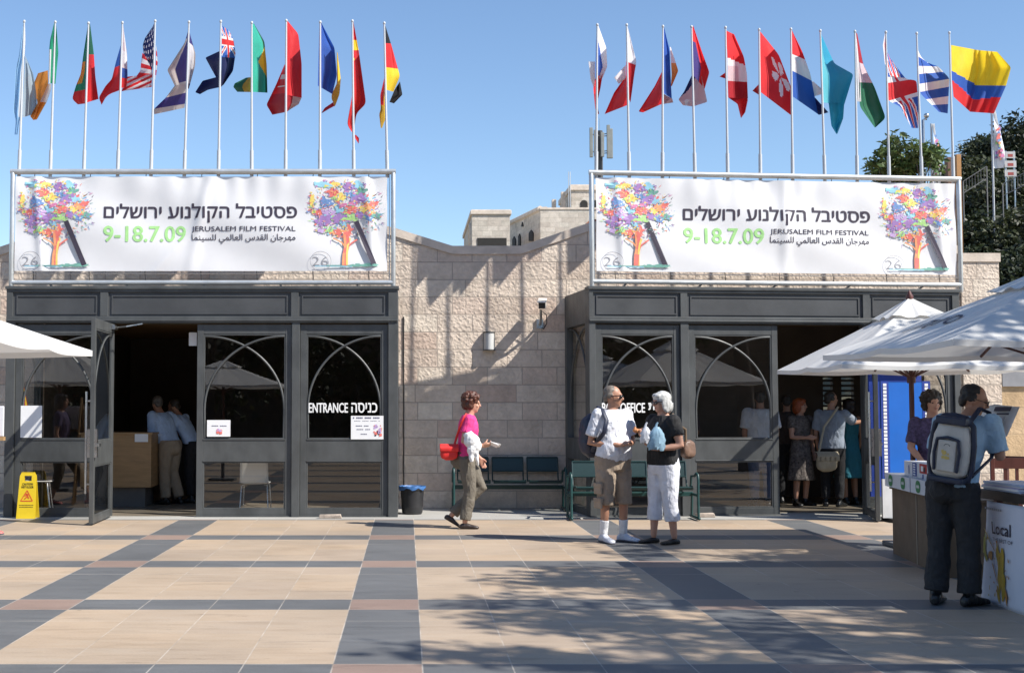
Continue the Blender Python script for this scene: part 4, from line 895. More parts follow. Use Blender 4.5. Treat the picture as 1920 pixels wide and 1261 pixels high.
# white chair behind the closed door
CHW = M('white_shell', (0.62, 0.62, 0.60), 0.4, 0.04)
def shell_chair(c, ang, label, mat=CHW, name='shell_chair'):
    t = thing(name, c, label, 'chair', None); Mx = Matrix.Translation(c) @ Matrix.Rotation(ang, 4, 'Z')
    prof = [(-.21, .43), (-.10, .425), (.10, .43), (.18, .45), (.205, .52), (.22, .65), (.24, .80)]
    b = MB(); n = 10
    def sp(s, q):
        k = q * (len(prof) - 1); i = min(len(prof) - 2, int(k)); f = k - i; y = prof[i][0] * (1 - f) + prof[i + 1][0] * f; z = prof[i][1] * (1 - f) + prof[i + 1][1] * f
        x = (s - .5) * (.40 - .04 * abs(q - .5)); return Mx @ Vector((x, y - .03 * (2 * s - 1) ** 2 * (1 if q > .5 else 0), z + (.015 * (2 * s - 1) ** 2 if q < .5 else 0)))
    b.grid(sp, n, 24); o = b.build('seat', mat, t, smooth=180); sm = o.modifiers.new('thick', 'SOLIDIFY'); sm.thickness = .012
    for (sx, sy) in ((-1, -1), (1, -1), (-1, 1), (1, 1)):
        l = MB(); l.tube([Mx @ Vector((sx * .14, sy * .12, .41)), Mx @ Vector((sx * .18, sy * .15, .405)), Mx @ Vector((sx * .2, sy * .2, .008))], .011, 8); l.build('leg', STEEL, t, smooth=60)
    return t
cc = P(479, 960, 18.55); cc.z = 0.0
shell_chair(cc, R(180), 'white shell chair on steel legs seen through the closed ENTRANCE door')
cc = P(70, 962, 19.1); cc.z = 0
shell_chair(cc, R(100), 'white shell chair behind the wet floor sign')
# blue film strip stand in front of the right jamb
FILM = M('film_blue', (0.010, 0.13, 0.52), 0.45, 0.08, 1.5); FILMB = M('film_edge', (0.02, 0.05, 0.28), 0.5, 0.1)
ys = 17.25; a = G(1650, 975); a = Vector((P(1656, 975, ys).x, ys, 0)); b_ = Vector((P(1749, 970, ys + .02).x, ys + .02, 0))
ztop = P(1650, 714, ys).z; zmid = P(1650, 897, ys).z
t = thing('film_strip_stand', (a + b_) / 2, 'tall blue stand printed like a film strip beside the open box office door', 'display')
ex = (b_ - a); Wd = ex.length; ex.normalize(); ey = Vector((-ex.y, ex.x, 0))
W = lambda x, y, z: a + ex * x + ey * y + Vector((0, 0, z))
def wbox(b, x0, x1, y0, y1, z0, z1, mi=0): b.add([W(x, y, z) for z in (z0, z1) for y in (y0, y1) for x in (x0, x1)], [(0, 2, 3, 1), (4, 5, 7, 6), (0, 1, 5, 4), (2, 6, 7, 3), (0, 4, 6, 2), (1, 3, 7, 5)], mi)
b = MB(); wbox(b, 0, Wd, 0, .04, zmid, ztop); b.build('panel', FILM, t)
b = MB(); wbox(b, 0, Wd, 0, .04, .05, zmid - .002); b.build('base_panel', M('pale_panel', (0.55, 0.56, 0.57), 0.5, 0.08), t)
b = MB()
for sx in (0.0, Wd - .105): wbox(b, sx, sx + .105, -.004, -.001, zmid + .01, ztop - .01)
wbox(b, 0, Wd, -.004, -.001, ztop - .009, ztop)
b.build('film_edge', FILMB, t)
b = MB(); n = 26
for sx in (.03, Wd - .075):
    for k in range(n):
        z = zmid + .03 + (ztop - zmid - .05) * k / n; wbox(b, sx, sx + .045, -.008, -.005, z, z + .035)
b.build('sprocket_holes', WHITE, t)
for sx in (.06, Wd - .12): b = MB(); wbox(b, sx, sx + .06, -.18, .22, 0, .05); b.build('foot', BLACK, t)
t = thing('film_strip_stand', (a + b_) / 2 + Vector((.02, .5, 0)), 'second blue film strip stand rising just behind the first', 'display')
b = MB(); wbox(b, .02, Wd + .08, .45, .49, .3, ztop + .17); b.build('panel', FILMB, t); b = MB(); wbox(b, .3, .5, .44, .50, 0, .3); b.build('foot', BLACK, t)
b = MB(); wbox(b, .0, Wd + .06, .40, .43, ztop + .10, ztop + .13); b.build('film_edge', WHITE, t)
# ================================================================ people
CLOUD = bpy.data.textures.new('folds', 'CLOUDS'); CLOUD.noise_scale = 0.09; CLOUD.noise_depth = 2
CURL = bpy.data.textures.new('curls', 'CLOUDS'); CURL.noise_scale = 0.035; CURL.noise_depth = 2
def skinned(mb, name, mat, parent, vox=.011, smooth=4, fold=0.0, tex=None, smooth_f=.5):
    """one continuous surface grown over the overlapping pieces"""
    o = mb.build(name, mat, parent)
    r = o.modifiers.new('remesh', 'REMESH'); r.mode = 'VOXEL'; r.voxel_size = vox; r.use_smooth_shade = True
    if smooth: m = o.modifiers.new('smooth', 'SMOOTH'); m.factor = smooth_f; m.iterations = smooth
    if fold: d = o.modifiers.new('fold', 'DISPLACE'); d.texture = tex or CLOUD; d.strength = fold; d.mid_level = .5
    bpy.context.view_layer.update(); dg = bpy.context.evaluated_depsgraph_get()
    me = bpy.data.meshes.new_from_object(o.evaluated_get(dg)); o.modifiers.clear(); o.data = me; me.name = name
    me.shade_smooth()
    return o
SKINS = {'fair': (0.50, 0.27, 0.185), 'tan': (0.40, 0.205, 0.13), 'dark': (0.22, 0.115, 0.075)}
def skinmat(k): return M('skin_' + k, SKINS[k], 0.5, 0.06, 12.0, 0.05, 150)
def V(*a): return Vector(a)
def chain(mb, pts, rs, T, n=12, flat=1.0, ref=None): mb.tube([T @ Vector(p) for p in pts], rs, n, rnd_caps=True, flat=flat, ref=ref)
def hand(mb, wr, d, nrm, T, curl=.6, side=1, s=1.0):
    """palm and five bent fingers from the wrist along d; nrm is the way the palm faces"""
    d = Vector(d).normalized(); nrm = Vector(nrm); nrm = (nrm - d * nrm.dot(d)).normalized(); ax = d.cross(nrm) * side; w = Vector(wr)
    kn = w + d * .085 * s
    for k in range(4):
        off = (k - 1.5) * .0195 * s
        mb.tube([T @ (w + ax * off * .6), T @ (w + d * .045 * s + ax * off * .9), T @ (kn + ax * off)], [.0145 * s, .0155 * s, .0115 * s], 8, rnd_caps=True)
        L = (.068, .078, .073, .056)[k] * s; p = kn + ax * off; pts = [p]; a = curl * .5
        for q in (.45, .32, .23):
            p = p + (d * math.cos(a) + nrm * math.sin(a)) * L * q * 1.0; pts.append(p); a += curl * .75
        mb.tube([T @ x for x in pts], [.0100 * s, .0095 * s, .0088 * s, .0078 * s], 8, rnd_caps=True)
    b = w + d * .022 * s - ax * .028 * s
    mb.tube([T @ b, T @ (b + d * .032 * s - ax * .024 * s + nrm * .012 * s), T @ (b + d * .062 * s - ax * .026 * s + nrm * .026 * s * (1 + curl))], [.0145 * s, .0115 * s, .0095 * s], 8, rnd_caps=True)
def shoe(mb, A, d, T, L=.27, w=.046, top=.095, ank=.05, sole=0.0):
    A = Vector(A); d = Vector((d[0], d[1], d[2] if len(d) > 2 else 0)).normalized(); sd = Vector((d.y, -d.x, 0)).normalized(); upv = sd.cross(d) if abs(d.z) > .01 else Vector((0, 0, 1))
    if upv.z < 0: upv = -upv
    base = A - upv * (A.z if abs(d.z) < .01 else .085)
    rings = []
    for (f, ww, hh) in ((-.075, .55, .62), (-.06, .8, .85), (-.02, .92, 1.0), (.04, .92, .98), (.09, 1.0, .74), (.14, 1.1, .60), (.18, 1.05, .5), (.195, .8, .42), (.205, .45, .30)):
        f *= L / .28; c = base + d * f
        rings.append([T @ (c + sd * (w * ww * math.copysign(abs(math.cos(t)) ** .7, math.cos(t))) + upv * (.004 + top * hh * .5 * (1 + math.copysign(abs(math.sin(t)) ** .8, math.sin(t))))) for t in [2 * math.pi * k / 14 for k in range(14)]])
    mb.loft(rings)
    if ank: mb.tube([T @ (base + upv * .05), T @ (A + upv * .02)], [ank, ank * .9], 12, rnd_caps=True)
def spine(lean, z): q = max(0.0, (z - .93) / .55); return Vector((lean[0] * q, lean[1] * q, -(abs(lean[0]) + abs(lean[1])) * .18 * q * q))
TORSO = [(.80, .150, .105, .0), (.88, .170, .122, .004), (.95, .166, .118, .0), (1.05, .148, .106, -.004), (1.15, .150, .108, -.006), (1.26, .166, .118, -.006), (1.36, .172, .112, .0), (1.42, .150, .092, .004), (1.46, .095, .070, .006), (1.50, .060, .058, .004)]
def trunk(mb, T, lean, infl, z0, z1, fat=0.0, belly=0.0, wide=1.0, nz=24, roundtop=True):
    rings = []
    for i in range(nz + 1):
        z = z0 + (z1 - z0) * i / nz
        for a, b in zip(TORSO[:-1], TORSO[1:]):
            if a[0] <= z <= b[0] or (b is TORSO[-1]) or (z < a[0]): break
        f = min(1, max(0, (z - a[0]) / (b[0] - a[0]))); rx, ry, yo = [a[k] * (1 - f) + b[k] * f for k in (1, 2, 3)]
        g = math.exp(-((z - 1.05) / .14) ** 2) * belly; rx = rx * wide + infl + fat + g * .4; ry = ry + infl + fat * .8 + g * .6
        c = Vector((0, yo - g * .5, z)) + spine(lean, z)
        rings.append([T @ (c + Vector((rx * math.copysign(abs(math.cos(t)) ** .85, math.cos(t)), ry * math.sin(t), 0))) for t in [2 * math.pi * k / 24 for k in range(24)]])
    mb.loft(rings)
def person(loc, yaw, scale, label, spec, vox=.011):
    t = thing('person', loc, label, 'person', spec.get('group'))
    T = Matrix.Translation(loc) @ Matrix.Rotation(yaw, 4, 'Z') @ Matrix.Scale(scale, 4)
    lean = spec.get('lean', (0, 0)); J = dict(rs=(-.185, 0, 1.415), ls=(.185, 0, 1.415), re=(-.235, .02, 1.12), le=(.235, .02, 1.12), rw=(-.22, -.06, .87), lw=(.22, -.06, .87),
             rh=(-.09, 0, .90), lh=(.09, 0, .90), rk=(-.10, -.02, .49), lk=(.10, -.02, .49), ra=(-.10, .02, .09), la=(.10, .02, .09))
    J.update(spec.get('J', {})); J = {k: Vector(v) for k, v in J.items()}
    for k in ('rs', 'ls'): J[k] = J[k] + spine(lean, 1.415)
    fat, belly, wide = spec.get('fat', 0), spec.get('belly', 0), spec.get('wide', 1.0); dv = spec.get('hand', {})
    sk = skinmat(spec.get('skin', 'tan'))
    # ---- body, one surface
    b = MB(); trunk(b, T, lean, -.008, .82, 1.47, fat, belly, wide)
    nk = Vector((0, .012, 1.44)) + spine(lean, 1.44); hc = Vector((0, -.006, 1.635)) + spine(lean, 1.6) + Vector(spec.get('headoff', (0, 0, 0)))
    HM = T @ Matrix.Translation(hc) @ Matrix.Rotation(spec.get('hyaw', 0), 4, 'Z') @ Matrix.Rotation(spec.get('hpitch', 0), 4, 'X')
    chain(b, [nk, hc + Vector((0, .012, -.07))], [.060 + fat * .5, .053 + fat * .4], T)
    S3 = HM.to_3x3()
    b.ell(HM @ V(0, .012, .025), (.076, .093, .098), 16, 12, 0, S3); b.ell(HM @ V(0, -.022, -.045), (.060, .068, .068), 14, 10, 0, S3); b.ell(HM @ V(0, -.062, -.085), (.030, .026, .024), 10, 8, 0, S3)
    b.tube([HM @ V(0, -.088, .022), HM @ V(0, -.112, -.018), HM @ V(0, -.094, -.027)], [.010, .0155, .011], 8, rnd_caps=True)
    b.ell(HM @ V(0, -.080, -.052), (.024, .013, .011), 10, 6, 0, S3); b.ell(HM @ V(0, -.080, .036), (.050, .016, .012), 10, 6, 0, S3)
    for sx in (-1, 1):
        b.ell(HM @ V(sx * .076, .012, -.005), (.011, .021, .033), 8, 8, 0, S3); b.ell(HM @ V(sx * .040, -.066, -.020), (.022, .020, .020), 8, 6, 0, S3)
    for q, sg in (('r', -1), ('l', 1)):
        s_, e, w = J[q + 's'], J[q + 'e'], J[q + 'w']
        chain(b, [s_, s_.lerp(e, .5), e, e.lerp(w, .35), w], [.052 + fat, .046 + fat * .8, .038 + fat * .4, .036 + fat * .4, .025], T)
        hd = dv.get(q, {}); d = Vector(hd.get('d', w - e)); hand(b, w, d, hd.get('n', (-sg * .9, -.3, 0)), T, hd.get('curl', .55), hd.get('side', sg))
        h, k, a = J[q + 'h'], J[q + 'k'], J[q + 'a']
        chain(b, [h, h.lerp(k, .5), k, k.lerp(a, .35), a], [.082 + fat, .068 + fat * .7, .052, .050 + fat * .3, .034], T)
    skinned(b, 'body', sk, t, vox, 3)
    # ---- face details
    for sx in (-1, 1):
        if spec.get('shades'): break
        e = MB(); e.ell(HM @ V(sx * .032, -.0815, .010), (.0115, .0075, .006), 8, 6, 0, S3); e.build('eye', M('eye_dark', (0.03, 0.02, 0.018), 0.25), t, smooth=180)
    if spec.get('lips', True): e = MB(); e.ell(HM @ V(0, -.0905, -.054), (.021, .006, .007), 8, 6, 0, S3); e.build('lips', M('lips', (0.36, 0.12, 0.10), 0.5), t, smooth=180)
    if spec.get('shades'):
        e = MB()
        for sx in (-1, 1):
            e.ell(HM @ V(sx * .036, -.092, .010), (.033, .012, .022), 12, 8, 0, S3); e.tube([HM @ V(sx * .066, -.085, .016), HM @ V(sx * .082, -.03, .014), HM @ V(sx * .083, .02, .004)], .005, 6)
        e.tube([HM @ V(-.02, -.104, .016), HM @ V(.02, -.104, .016)], .004, 6); e.build('sunglasses', M('dark_lens', (0.010, 0.009, 0.010), 0.12), t, smooth=60)
    if spec.get('specs'):
        e = MB()
        for sx in (-1, 1):
            e.tube([HM @ V(sx * .036 + .026 * math.cos(a_), -.1, .008 + .02 * math.sin(a_)) for a_ in [2 * math.pi * k / 12 for k in range(13)]], .0025, 5); e.tube([HM @ V(sx * .062, -.096, .012), HM @ V(sx * .082, -.0, .01)], .0025, 5)
        e.build('glasses', BLACK, t)
    # ---- hair
    hs = spec.get('hair')
    if hs:
        b = MB()
        for (c, r) in hs['blobs']: b.ell(HM @ Vector(c), r, 12, 8, 0, S3)
        q = random.Random(hs.get('seed', 1))
        for k in range(hs.get('curls', 0)):
            th_ = q.uniform(0, 6.28); ph = q.uniform(-.5, 1.3); c0, r0 = hs['blobs'][0]; dvec = V(math.cos(th_) * math.cos(ph), math.sin(th_) * math.cos(ph), math.sin(ph))
            if dvec.y < -.55 and dvec.z < .45: continue
            rr = q.uniform(.014, .026); b.ell(HM @ (Vector(c0) + V(dvec.x * r0[0], dvec.y * r0[1], dvec.z * r0[2])), (rr, rr, rr), 8, 6, 0)
        skinned(b, 'hair', M('hair_' + hs['n'], hs['c'], 0.45, 0.3, 30.0, 0.5, 120, stretch=(1, 1, .35)), t, .0075, hs.get('sm', 2), hs.get('fold', .01), CURL)
    # ---- clothes
    for g in spec.get('clothes', []):
        b = MB(); k = g['k']; inf = g.get('inf', .014); m_ = M(g['m'], g['c'], g.get('rough', .85), g.get('var', .10), g.get('vs', 9.0), .25, 70, sheen=.1)
        if k == 'top':
            trunk(b, T, lean, inf, g.get('z0', .88), g.get('z1', 1.475), fat, belly, wide)
            for q in 'rl':
                s_, e, w = J[q + 's'], J[q + 'e'], J[q + 'w']; f = g.get('sleeve', .6)
                if f <= 0: continue
                if f <= 1: pts = [s_ + (s_ - e) * .05, s_.lerp(e, f * .5), s_.lerp(e, f)]; rs = [.055 + inf + fat, .050 + inf + fat, .053 + inf + fat]
                else: pts = [s_, s_.lerp(e, .5), e, e.lerp(w, f - 1)]; rs = [.058 + inf + fat, .055 + inf, .048 + inf, .042 + inf]
                b.tube([T @ p for p in pts], rs, 14)
                b.ell(T @ s_, (.052 + fat + inf,) * 3, 10, 8)
            if g.get('collar'): b.tube([T @ (nk + V(0, 0, -.01)), T @ (nk + V(0, -.002, .05))], [.078, .066], 14)
        elif k == 'legs':
            trunk(b, T, (0, 0), inf, .80, g.get('waist', 1.0), fat, belly * .6, wide)
            for q in 'rl':
                h, kn, a = J[q + 'h'], J[q + 'k'], J[q + 'a']; f = g.get('len', 1.9); hem = g.get('hem', .066)
                if f >= 1: pts = [h + V(0, 0, .02), h.lerp(kn, .5), kn, kn.lerp(a, (f - 1) * .5), kn.lerp(a, f - 1)]; rs = [.094 + inf + fat, .083 + inf + fat * .7, .066 + inf, (.062 + inf + hem) / 2 + .004, hem]
                else: pts = [h, h.lerp(kn, f * .5), h.lerp(kn, f)]; rs = [.098 + inf + fat, .095 + inf, hem]
                b.tube([T @ p for p in pts], rs, 14)
            if g.get('seat'): b.ell(T @ V(0, .05, .88), (.15, .11, .12), 14, 8)
        elif k == 'skirt':
            rings = []
            for i in range(14):
                q = i / 13; z = g.get('waist', 1.0) - q * (g.get('waist', 1.0) - g['z0']); rx = .155 + fat + inf + q * g.get('flare', .07); ry = .115 + fat + inf + q * g.get('flare', .07)
                rings.append([T @ V(rx * math.cos(a_) * (1 + .05 * q * math.sin(9 * a_)), ry * math.sin(a_) * (1 + .05 * q * math.sin(9 * a_)), z) for a_ in [2 * math.pi * j / 40 for j in range(40)]])
            b.loft(rings)
        elif k == 'shoes':
            dd = g.get('d', {})
            for q, sg in (('r', -1), ('l', 1)):
                b2 = MB(); shoe(b2, J[q + 'a'], dd.get(q, (sg * .25, -1, 0)), T, g.get('L', .275), g.get('w', .047), g.get('top', .095), g.get('ank', .046))
                skinned(b2, 'shoe', m_, t, .0095, 2)
                if g.get('sole'):
                    b2 = MB(); shoe(b2, J[q + 'a'], dd.get(q, (sg * .25, -1, 0)), T, g.get('L', .275) * 1.03, g.get('w', .047) * 1.05, .030, 0); b2.build('sole', M('grey_rubber_sole', (.10, .10, .12), .7), t, smooth=50)
            continue
        elif k == 'socks':
            for q in 'rl': kn, a = J[q + 'k'], J[q + 'a']; b2 = MB(); b2.tube([T @ a, T @ a.lerp(kn, g.get('h', .3))], [.044, .053], 14); skinned(b2, 'sock', m_, t, .0095, 1)
            continue
        skinned(b, g['n'], m_, t, vox * .95, g.get('sm', 3), g.get('fold', .014))
        if g.get('patch'): pass
    return t, T, HM, J
# hair shapes, relative to the head centre
CURLY = dict(blobs=[((0, .030, .055), (.108, .112, .095)), ((0, .075, -.01), (.098, .070, .085)), ((-.078, .03, -.02), (.036, .055, .065)), ((.078, .03, -.02), (.036, .055, .065))], curls=170, fold=.026)
BOB = dict(blobs=[((0, .022, .045), (.098, .112, .088)), ((0, .07, -.05), (.095, .062, .090)), ((-.083, .015, -.035), (.024, .062, .088)), ((.083, .015, -.035), (.024, .062, .088)), ((0, -.055, .085), (.07, .04, .03))], fold=.009, sm=3)
SHORT = dict(blobs=[((0, .030, .048), (.079, .090, .076)), ((0, .072, -.015), (.068, .040, .06)), ((-.073, .03, .01), (.014, .045, .035)), ((.073, .03, .01), (.013, .040, .032))], fold=.014)
THIN = dict(blobs=[((0, .035, .050), (.079, .090, .076)), ((0, .078, -.015), (.068, .036, .055)), ((-.073, .035, .01), (.013, .042, .035)), ((.073, .035, .01), (.013, .042, .035))], fold=.005)
def hair(base, n, c, **k): d = dict(base); d.update(n=n, c=c, **k); return d
# --- woman in pink walking past the stone wall
p = G(874, 990)
tp, Tp, Hp, Jp = person(p, R(90), .955, 'walking woman in a pink top and grey trousers with curly auburn hair', dict(skin='fair', hpitch=R(8), headoff=(0, -.03, -.01), lean=(0, -.04), fat=.004,
    J=dict(rk=(-.09, -.05, .49), ra=(-.09, .02, .09), lk=(.09, -.20, .53), la=(.09, .19, .16), re=(-.235, .04, 1.13), rw=(-.17, -.20, 1.075), le=(.235, .00, 1.12), lw=(.20, -.19, .90)),
    hand=dict(r=dict(d=(.15, -1, .12), n=(.6, 0, .6), curl=.9), l=dict(d=(0, -.45, -.9), n=(-1, 0, 0), curl=.5)),
    hair=hair(CURLY, 'auburn', (0.085, 0.027, 0.014), seed=4),
    clothes=[dict(k='top', n='t_shirt', m='pink_cotton', c=(0.74, 0.045, 0.22), sleeve=.62, z0=.93), dict(k='legs', n='trousers', m='grey_olive_cotton', c=(0.135, 0.118, 0.092), len=1.93, hem=.072, inf=.012, fold=.018, seat=1),
             dict(k='shoes', m='dark_leather', c=(0.035, 0.025, 0.022), rough=.4, top=.075, L=.25, d=dict(r=(0, -1, 0), l=(0, -.85, -.52)), ank=.0)]))
RED = M('red_bag_canvas', (0.68, 0.025, 0.022), 0.6, 0.12, 8.0, 0.2, 60)
def softbag(name, c, ax, r, label, cat, mat, strap=None, flap=None, smat=None, vox=.012, fold=.02, sr=.012, rot=None):
    t = thing(name, c, label, cat); b = MB(); Mr = Matrix.Rotation(ax, 3, 'Z')
    if rot is not None: Mr = rot
    n = 16
    rings = []
    for i in range(9):
        q = i / 8; zz = -r[2] + 2 * r[2] * q; e = (1 - abs(2 * q - 1) ** 3.5) ** .4 if 0 < q < 1 else .35; e *= 1.0 - .12 * q
        rings.append([c + Mr @ V(r[0] * e * math.copysign(abs(math.cos(th)) ** .6, math.cos(th)), r[1] * e * math.copysign(abs(math.sin(th)) ** .6, math.sin(th)), zz) for th in [2 * math.pi * k / n for k in range(n)]])
    b.loft(rings); skinned(b, 'bag_body', mat, t, vox, 2, fold)
    if flap:
        b = MB(); b.loft([[c + Mr @ V(r[0] * 1.06 * sx, yy, zz) for sx in (-1, 1) for yy, zz in [()]] if False else [c + Mr @ V(sx * r[0] * 1.03, yy, zz) for (yy, zz) in ((-r[1] * 1.15, r[2] * .02), (-r[1] * 1.2, r[2] * .55), (-r[1] * .5, r[2] * 1.02), (r[1] * .9, r[2] * 1.0), (r[1] * .9, r[2] * .9), (-r[1] * .5, r[2] * .9), (-r[1] * 1.02, r[2] * .5), (-r[1] * 1.0, r[2] * .02))] for sx in (-1, -.4, .4, 1)])
        skinned(b, 'flap', mat, t, vox * .8, 2)
    if strap:
        b = MB(); b.tube(strap, sr, 8, flat=.45); b.build('strap', smat or mat, t, smooth=60)
    return t
Yp = p.y
bc = P(842, 847, Yp - .12); sh = Tp @ Jp['rs'] + V(-.03, 0, .06)
softbag('shoulder_bag', bc, 0, (.115, .06, .10), 'bright red shoulder bag hanging behind the woman in pink', 'bag', RED, [bc + V(.06, .0, .07), bc + V(.10, .04, .2), sh + V(-.07, -.06, -.1), sh + V(-.01, -.02, .01), sh + V(.05, .06, -.02)], True, None, .011, .012, .014)
# folded white jacket over her forearm, and papers in her hand
WHC = M('white_cotton', (0.72, 0.72, 0.71), 0.85, 0.06, 8.0, 0.3, 50)
t = thing('folded_jacket', P(885, 835, Yp - .25), 'folded white jacket draped over the forearm of the woman in pink', 'jacket')
b = MB(); c = P(884, 826, Yp - .24)
b.ell(c, (.10, .09, .09), 14, 10); b.ell(c + V(-.03, 0, .06), (.07, .06, .06), 10, 8); b.ell(c + V(.05, -.01, -.06), (.075, .07, .08), 10, 8); b.ell(c + V(.01, -.02, -.1), (.07, .06, .09), 10, 8); b.tube([c + V(.05, -.03, -.1), c + V(.07, -.03, -.22), c + V(.08, -.02, -.30)], [.03, .022, .012], 8, rnd_caps=True); b.tube([c + V(-.01, -.03, -.1), c + V(0, -.04, -.24)], [.05, .025], 8, rnd_caps=True)
skinned(b, 'cloth', WHC, t, .009, 1, .03)
b = MB(); hp = Tp @ (Jp['rw'] + V(.01, -.12, .03)); Mx = Matrix.Translation(hp) @ Matrix.Rotation(R(25), 4, 'Y') @ Matrix.Rotation(R(-35), 4, 'X')
b.box(-.02, .09, -.03, .04, 0, .004, 0, Mx); b.box(0, .12, -.02, .05, .006, .009, 0, Mx @ Matrix.Rotation(R(-14), 4, 'Y')); tag(b.build('folded_leaflet', PAPER, None), 'folded white leaflet in the hand of the woman in pink', 'leaflet')
# --- man in white shirt, cargo shorts
p = G(1150, 1016); Ym = p.y
tm, Tm, Hm, Jm = person(p, R(26), 1.0, 'man in a white t-shirt, beige cargo shorts and sunglasses, talking', dict(skin='tan', shades=True, hyaw=R(50), hpitch=R(6), headoff=(.0, -.02, -.02), fat=.006, belly=.055, wide=1.08,
    J=dict(re=(-.265, .05, 1.10), rw=(-.06, -.20, 1.085), le=(.265, .0, 1.11), lw=(.06, -.25, 1.10), ra=(-.115, .02, .09), la=(.135, .0, .09), rk=(-.11, -.02, .49), lk=(.12, -.03, .49)),
    hand=dict(r=dict(d=(1, -.45, .1), n=(0, -.3, 1), curl=.7), l=dict(d=(-.8, -.5, .2), n=(0, .3, -1), curl=.8)),
    hair=hair(THIN, 'greying', (0.15, 0.125, 0.10)),
    clothes=[dict(k='top', n='t_shirt', m='white_jersey', c=(0.64, 0.65, 0.69), sleeve=.75, z0=.86, inf=.020, fold=.028), dict(k='legs', n='shorts', m='beige_cargo', c=(0.30, 0.235, 0.175), len=1.16, hem=.098, inf=.028, fold=.02, waist=.97),
             dict(k='socks', m='white_sock', c=(0.72, 0.72, 0.72), h=.40), dict(k='shoes', m='white_trainer', c=(0.56, 0.58, 0.64), rough=.5, top=.088, L=.285, w=.045, d=dict(r=(-.1, -1, 0), l=(.45, -1, 0)), ank=.048, sole=1)]))
NAVY = M('navy_nylon', (0.018, 0.024, 0.048), 0.5, 0.2, 8.0, 0.3, 60)
b = MB()
for (a_, z) in ((-1, 0),): 
    for (zz, hh) in ((.60, .12), (.44, .11)):
        x0 = Tm @ V(-.212, -.02, zz); b.box(-.012, .012, -.07, .07, -hh / 2, hh / 2, 0, Matrix.Translation(x0) @ Matrix.Rotation(R(26), 4, 'Z')); b.box(-.016, .016, -.074, .074, hh / 2 - .045, hh / 2 + .005, 0, Matrix.Translation(x0) @ Matrix.Rotation(R(26), 4, 'Z'))
b.build('pocket', M('beige_cargo', (0.3, .23, .17)), tm, bevel=.006)
bc = Tm @ V(-.10, .235, 1.18); rb = Matrix.Rotation(R(26), 3, 'Z')
sR = Tm @ V(-.16, -.04, 1.475)
softbag('backpack', bc, R(26), (.17, .115, .25), 'dark navy backpack on the back of the man in white', 'backpack', NAVY, [Tm @ V(-.16, .13, 1.40), Tm @ V(-.165, .03, 1.505), sR, Tm @ V(-.17, -.135, 1.36), Tm @ V(-.20, -.13, 1.22), Tm @ V(-.225, .02, 1.08), Tm @ V(-.16, .16, 1.0)], None, None, .013, .025, .028)
# --- woman with grey hair, black top, white trousers
p = G(1246, 1019); Yw = p.y
tw, Tw, Hw, Jw = person(p, R(-62), .955, 'grey haired woman in a black top and white cropped trousers holding food', dict(skin='fair', shades=True, hyaw=R(-8), hpitch=R(8), headoff=(0, -.02, -.01), fat=.012, belly=.03, wide=1.1,
    J=dict(le=(.265, .03, 1.13), lw=(.17, -.20, 1.10), re=(-.25, -.03, 1.14), rw=(-.02, -.27, 1.235), la=(.115, .05, .09), ra=(-.12, -.06, .09), lk=(.11, .0, .49), rk=(-.11, -.04, .49)),
    hand=dict(l=dict(d=(-.6, -1, .1), n=(-.6, 0, .8), curl=.9), r=dict(d=(.2, -.9, .4), n=(.7, 0, .5), curl=1.0)),
    hair=hair(BOB, 'silver', (0.46, 0.46, 0.44)),
    clothes=[dict(k='top', n='t_shirt', m='black_cotton', c=(0.012, 0.012, 0.013), sleeve=.60, z0=.90, inf=.014), dict(k='legs', n='trousers', m='white_denim', c=(0.66, 0.67, 0.72), len=1.55, hem=.085, inf=.016, fold=.016, seat=1),
             dict(k='shoes', m='black_sandal', c=(0.014, 0.012, 0.012), rough=.45, top=.065, L=.25, d=dict(l=(-.1, -1, 0), r=(-.3, -1, 0)), ank=0)]))
PURSE = M('brown_leather', (0.16, 0.095, 0.065), 0.4, 0.25, 7.0, 0.2, 50)
bc = P(1290, 842, Yw + .05); sL = Tw @ (Jw['ls'] + V(0, 0, .065))
softbag('handbag', bc, R(35), (.10, .055, .105), 'brown leather handbag hanging from the shoulder of the grey haired woman', 'handbag', PURSE, [bc + V(-.03, -.03, .08), bc + V(-.04, -.06, .22), sL + V(.03, -.06, -.10), sL + V(.0, 0, .012), sL + V(-.02, .08, -.08)], None, M('tan_strap', (0.20, 0.14, 0.09), .5), .011, .015, .016)
PLB = M('thin_blue_plastic', (0.33, 0.50, 0.62), 0.25, 0.25, 10.0, 0.4, 25, trans=.35); PLW = M('thin_white_plastic', (0.66, 0.68, 0.72), 0.25, 0.15, 10.0, 0.4, 25, trans=.3)
def poly_bag(c, r, h, label, mat, seed):
    t = thing('carrier_bag', c, label, 'bag'); b = MB(); q = random.Random(seed); n = 26
    rings = []
    for i in range(8):
        f = i / 7; e = (.92, 1.05, 1.06, 1.02, .95, .82, .62, .32)[i]
        rings.append([c + V(r[0] * e * math.cos(a_) * (1 + q.uniform(-.17, .15)), r[1] * e * math.sin(a_) * (1 + q.uniform(-.17, .15)), -h * (1 - f) + (0 if i else q.uniform(-.01, .02))) for a_ in [2 * math.pi * k / n for k in range(n)]])
    b.loft(rings); b.build('bag_body', mat, t, smooth=28)
    b = MB(); b.tube([c + V(-.01, 0, -.02), c + V(.0, .0, .03), c + V(.015, 0, .05)], [.02, .012, .01], 7); b.build('handle', mat, t, smooth=60)
poly_bag(P(1231, 800, Yw - .27), (.088, .07), .25, 'pale blue plastic carrier bag hanging from the grey haired woman\'s hand', PLB, 3)
poly_bag(P(1211, 800, Yw - .25), (.06, .05), .17, 'crumpled white plastic bag beside the pale blue carrier bag', PLW, 5)
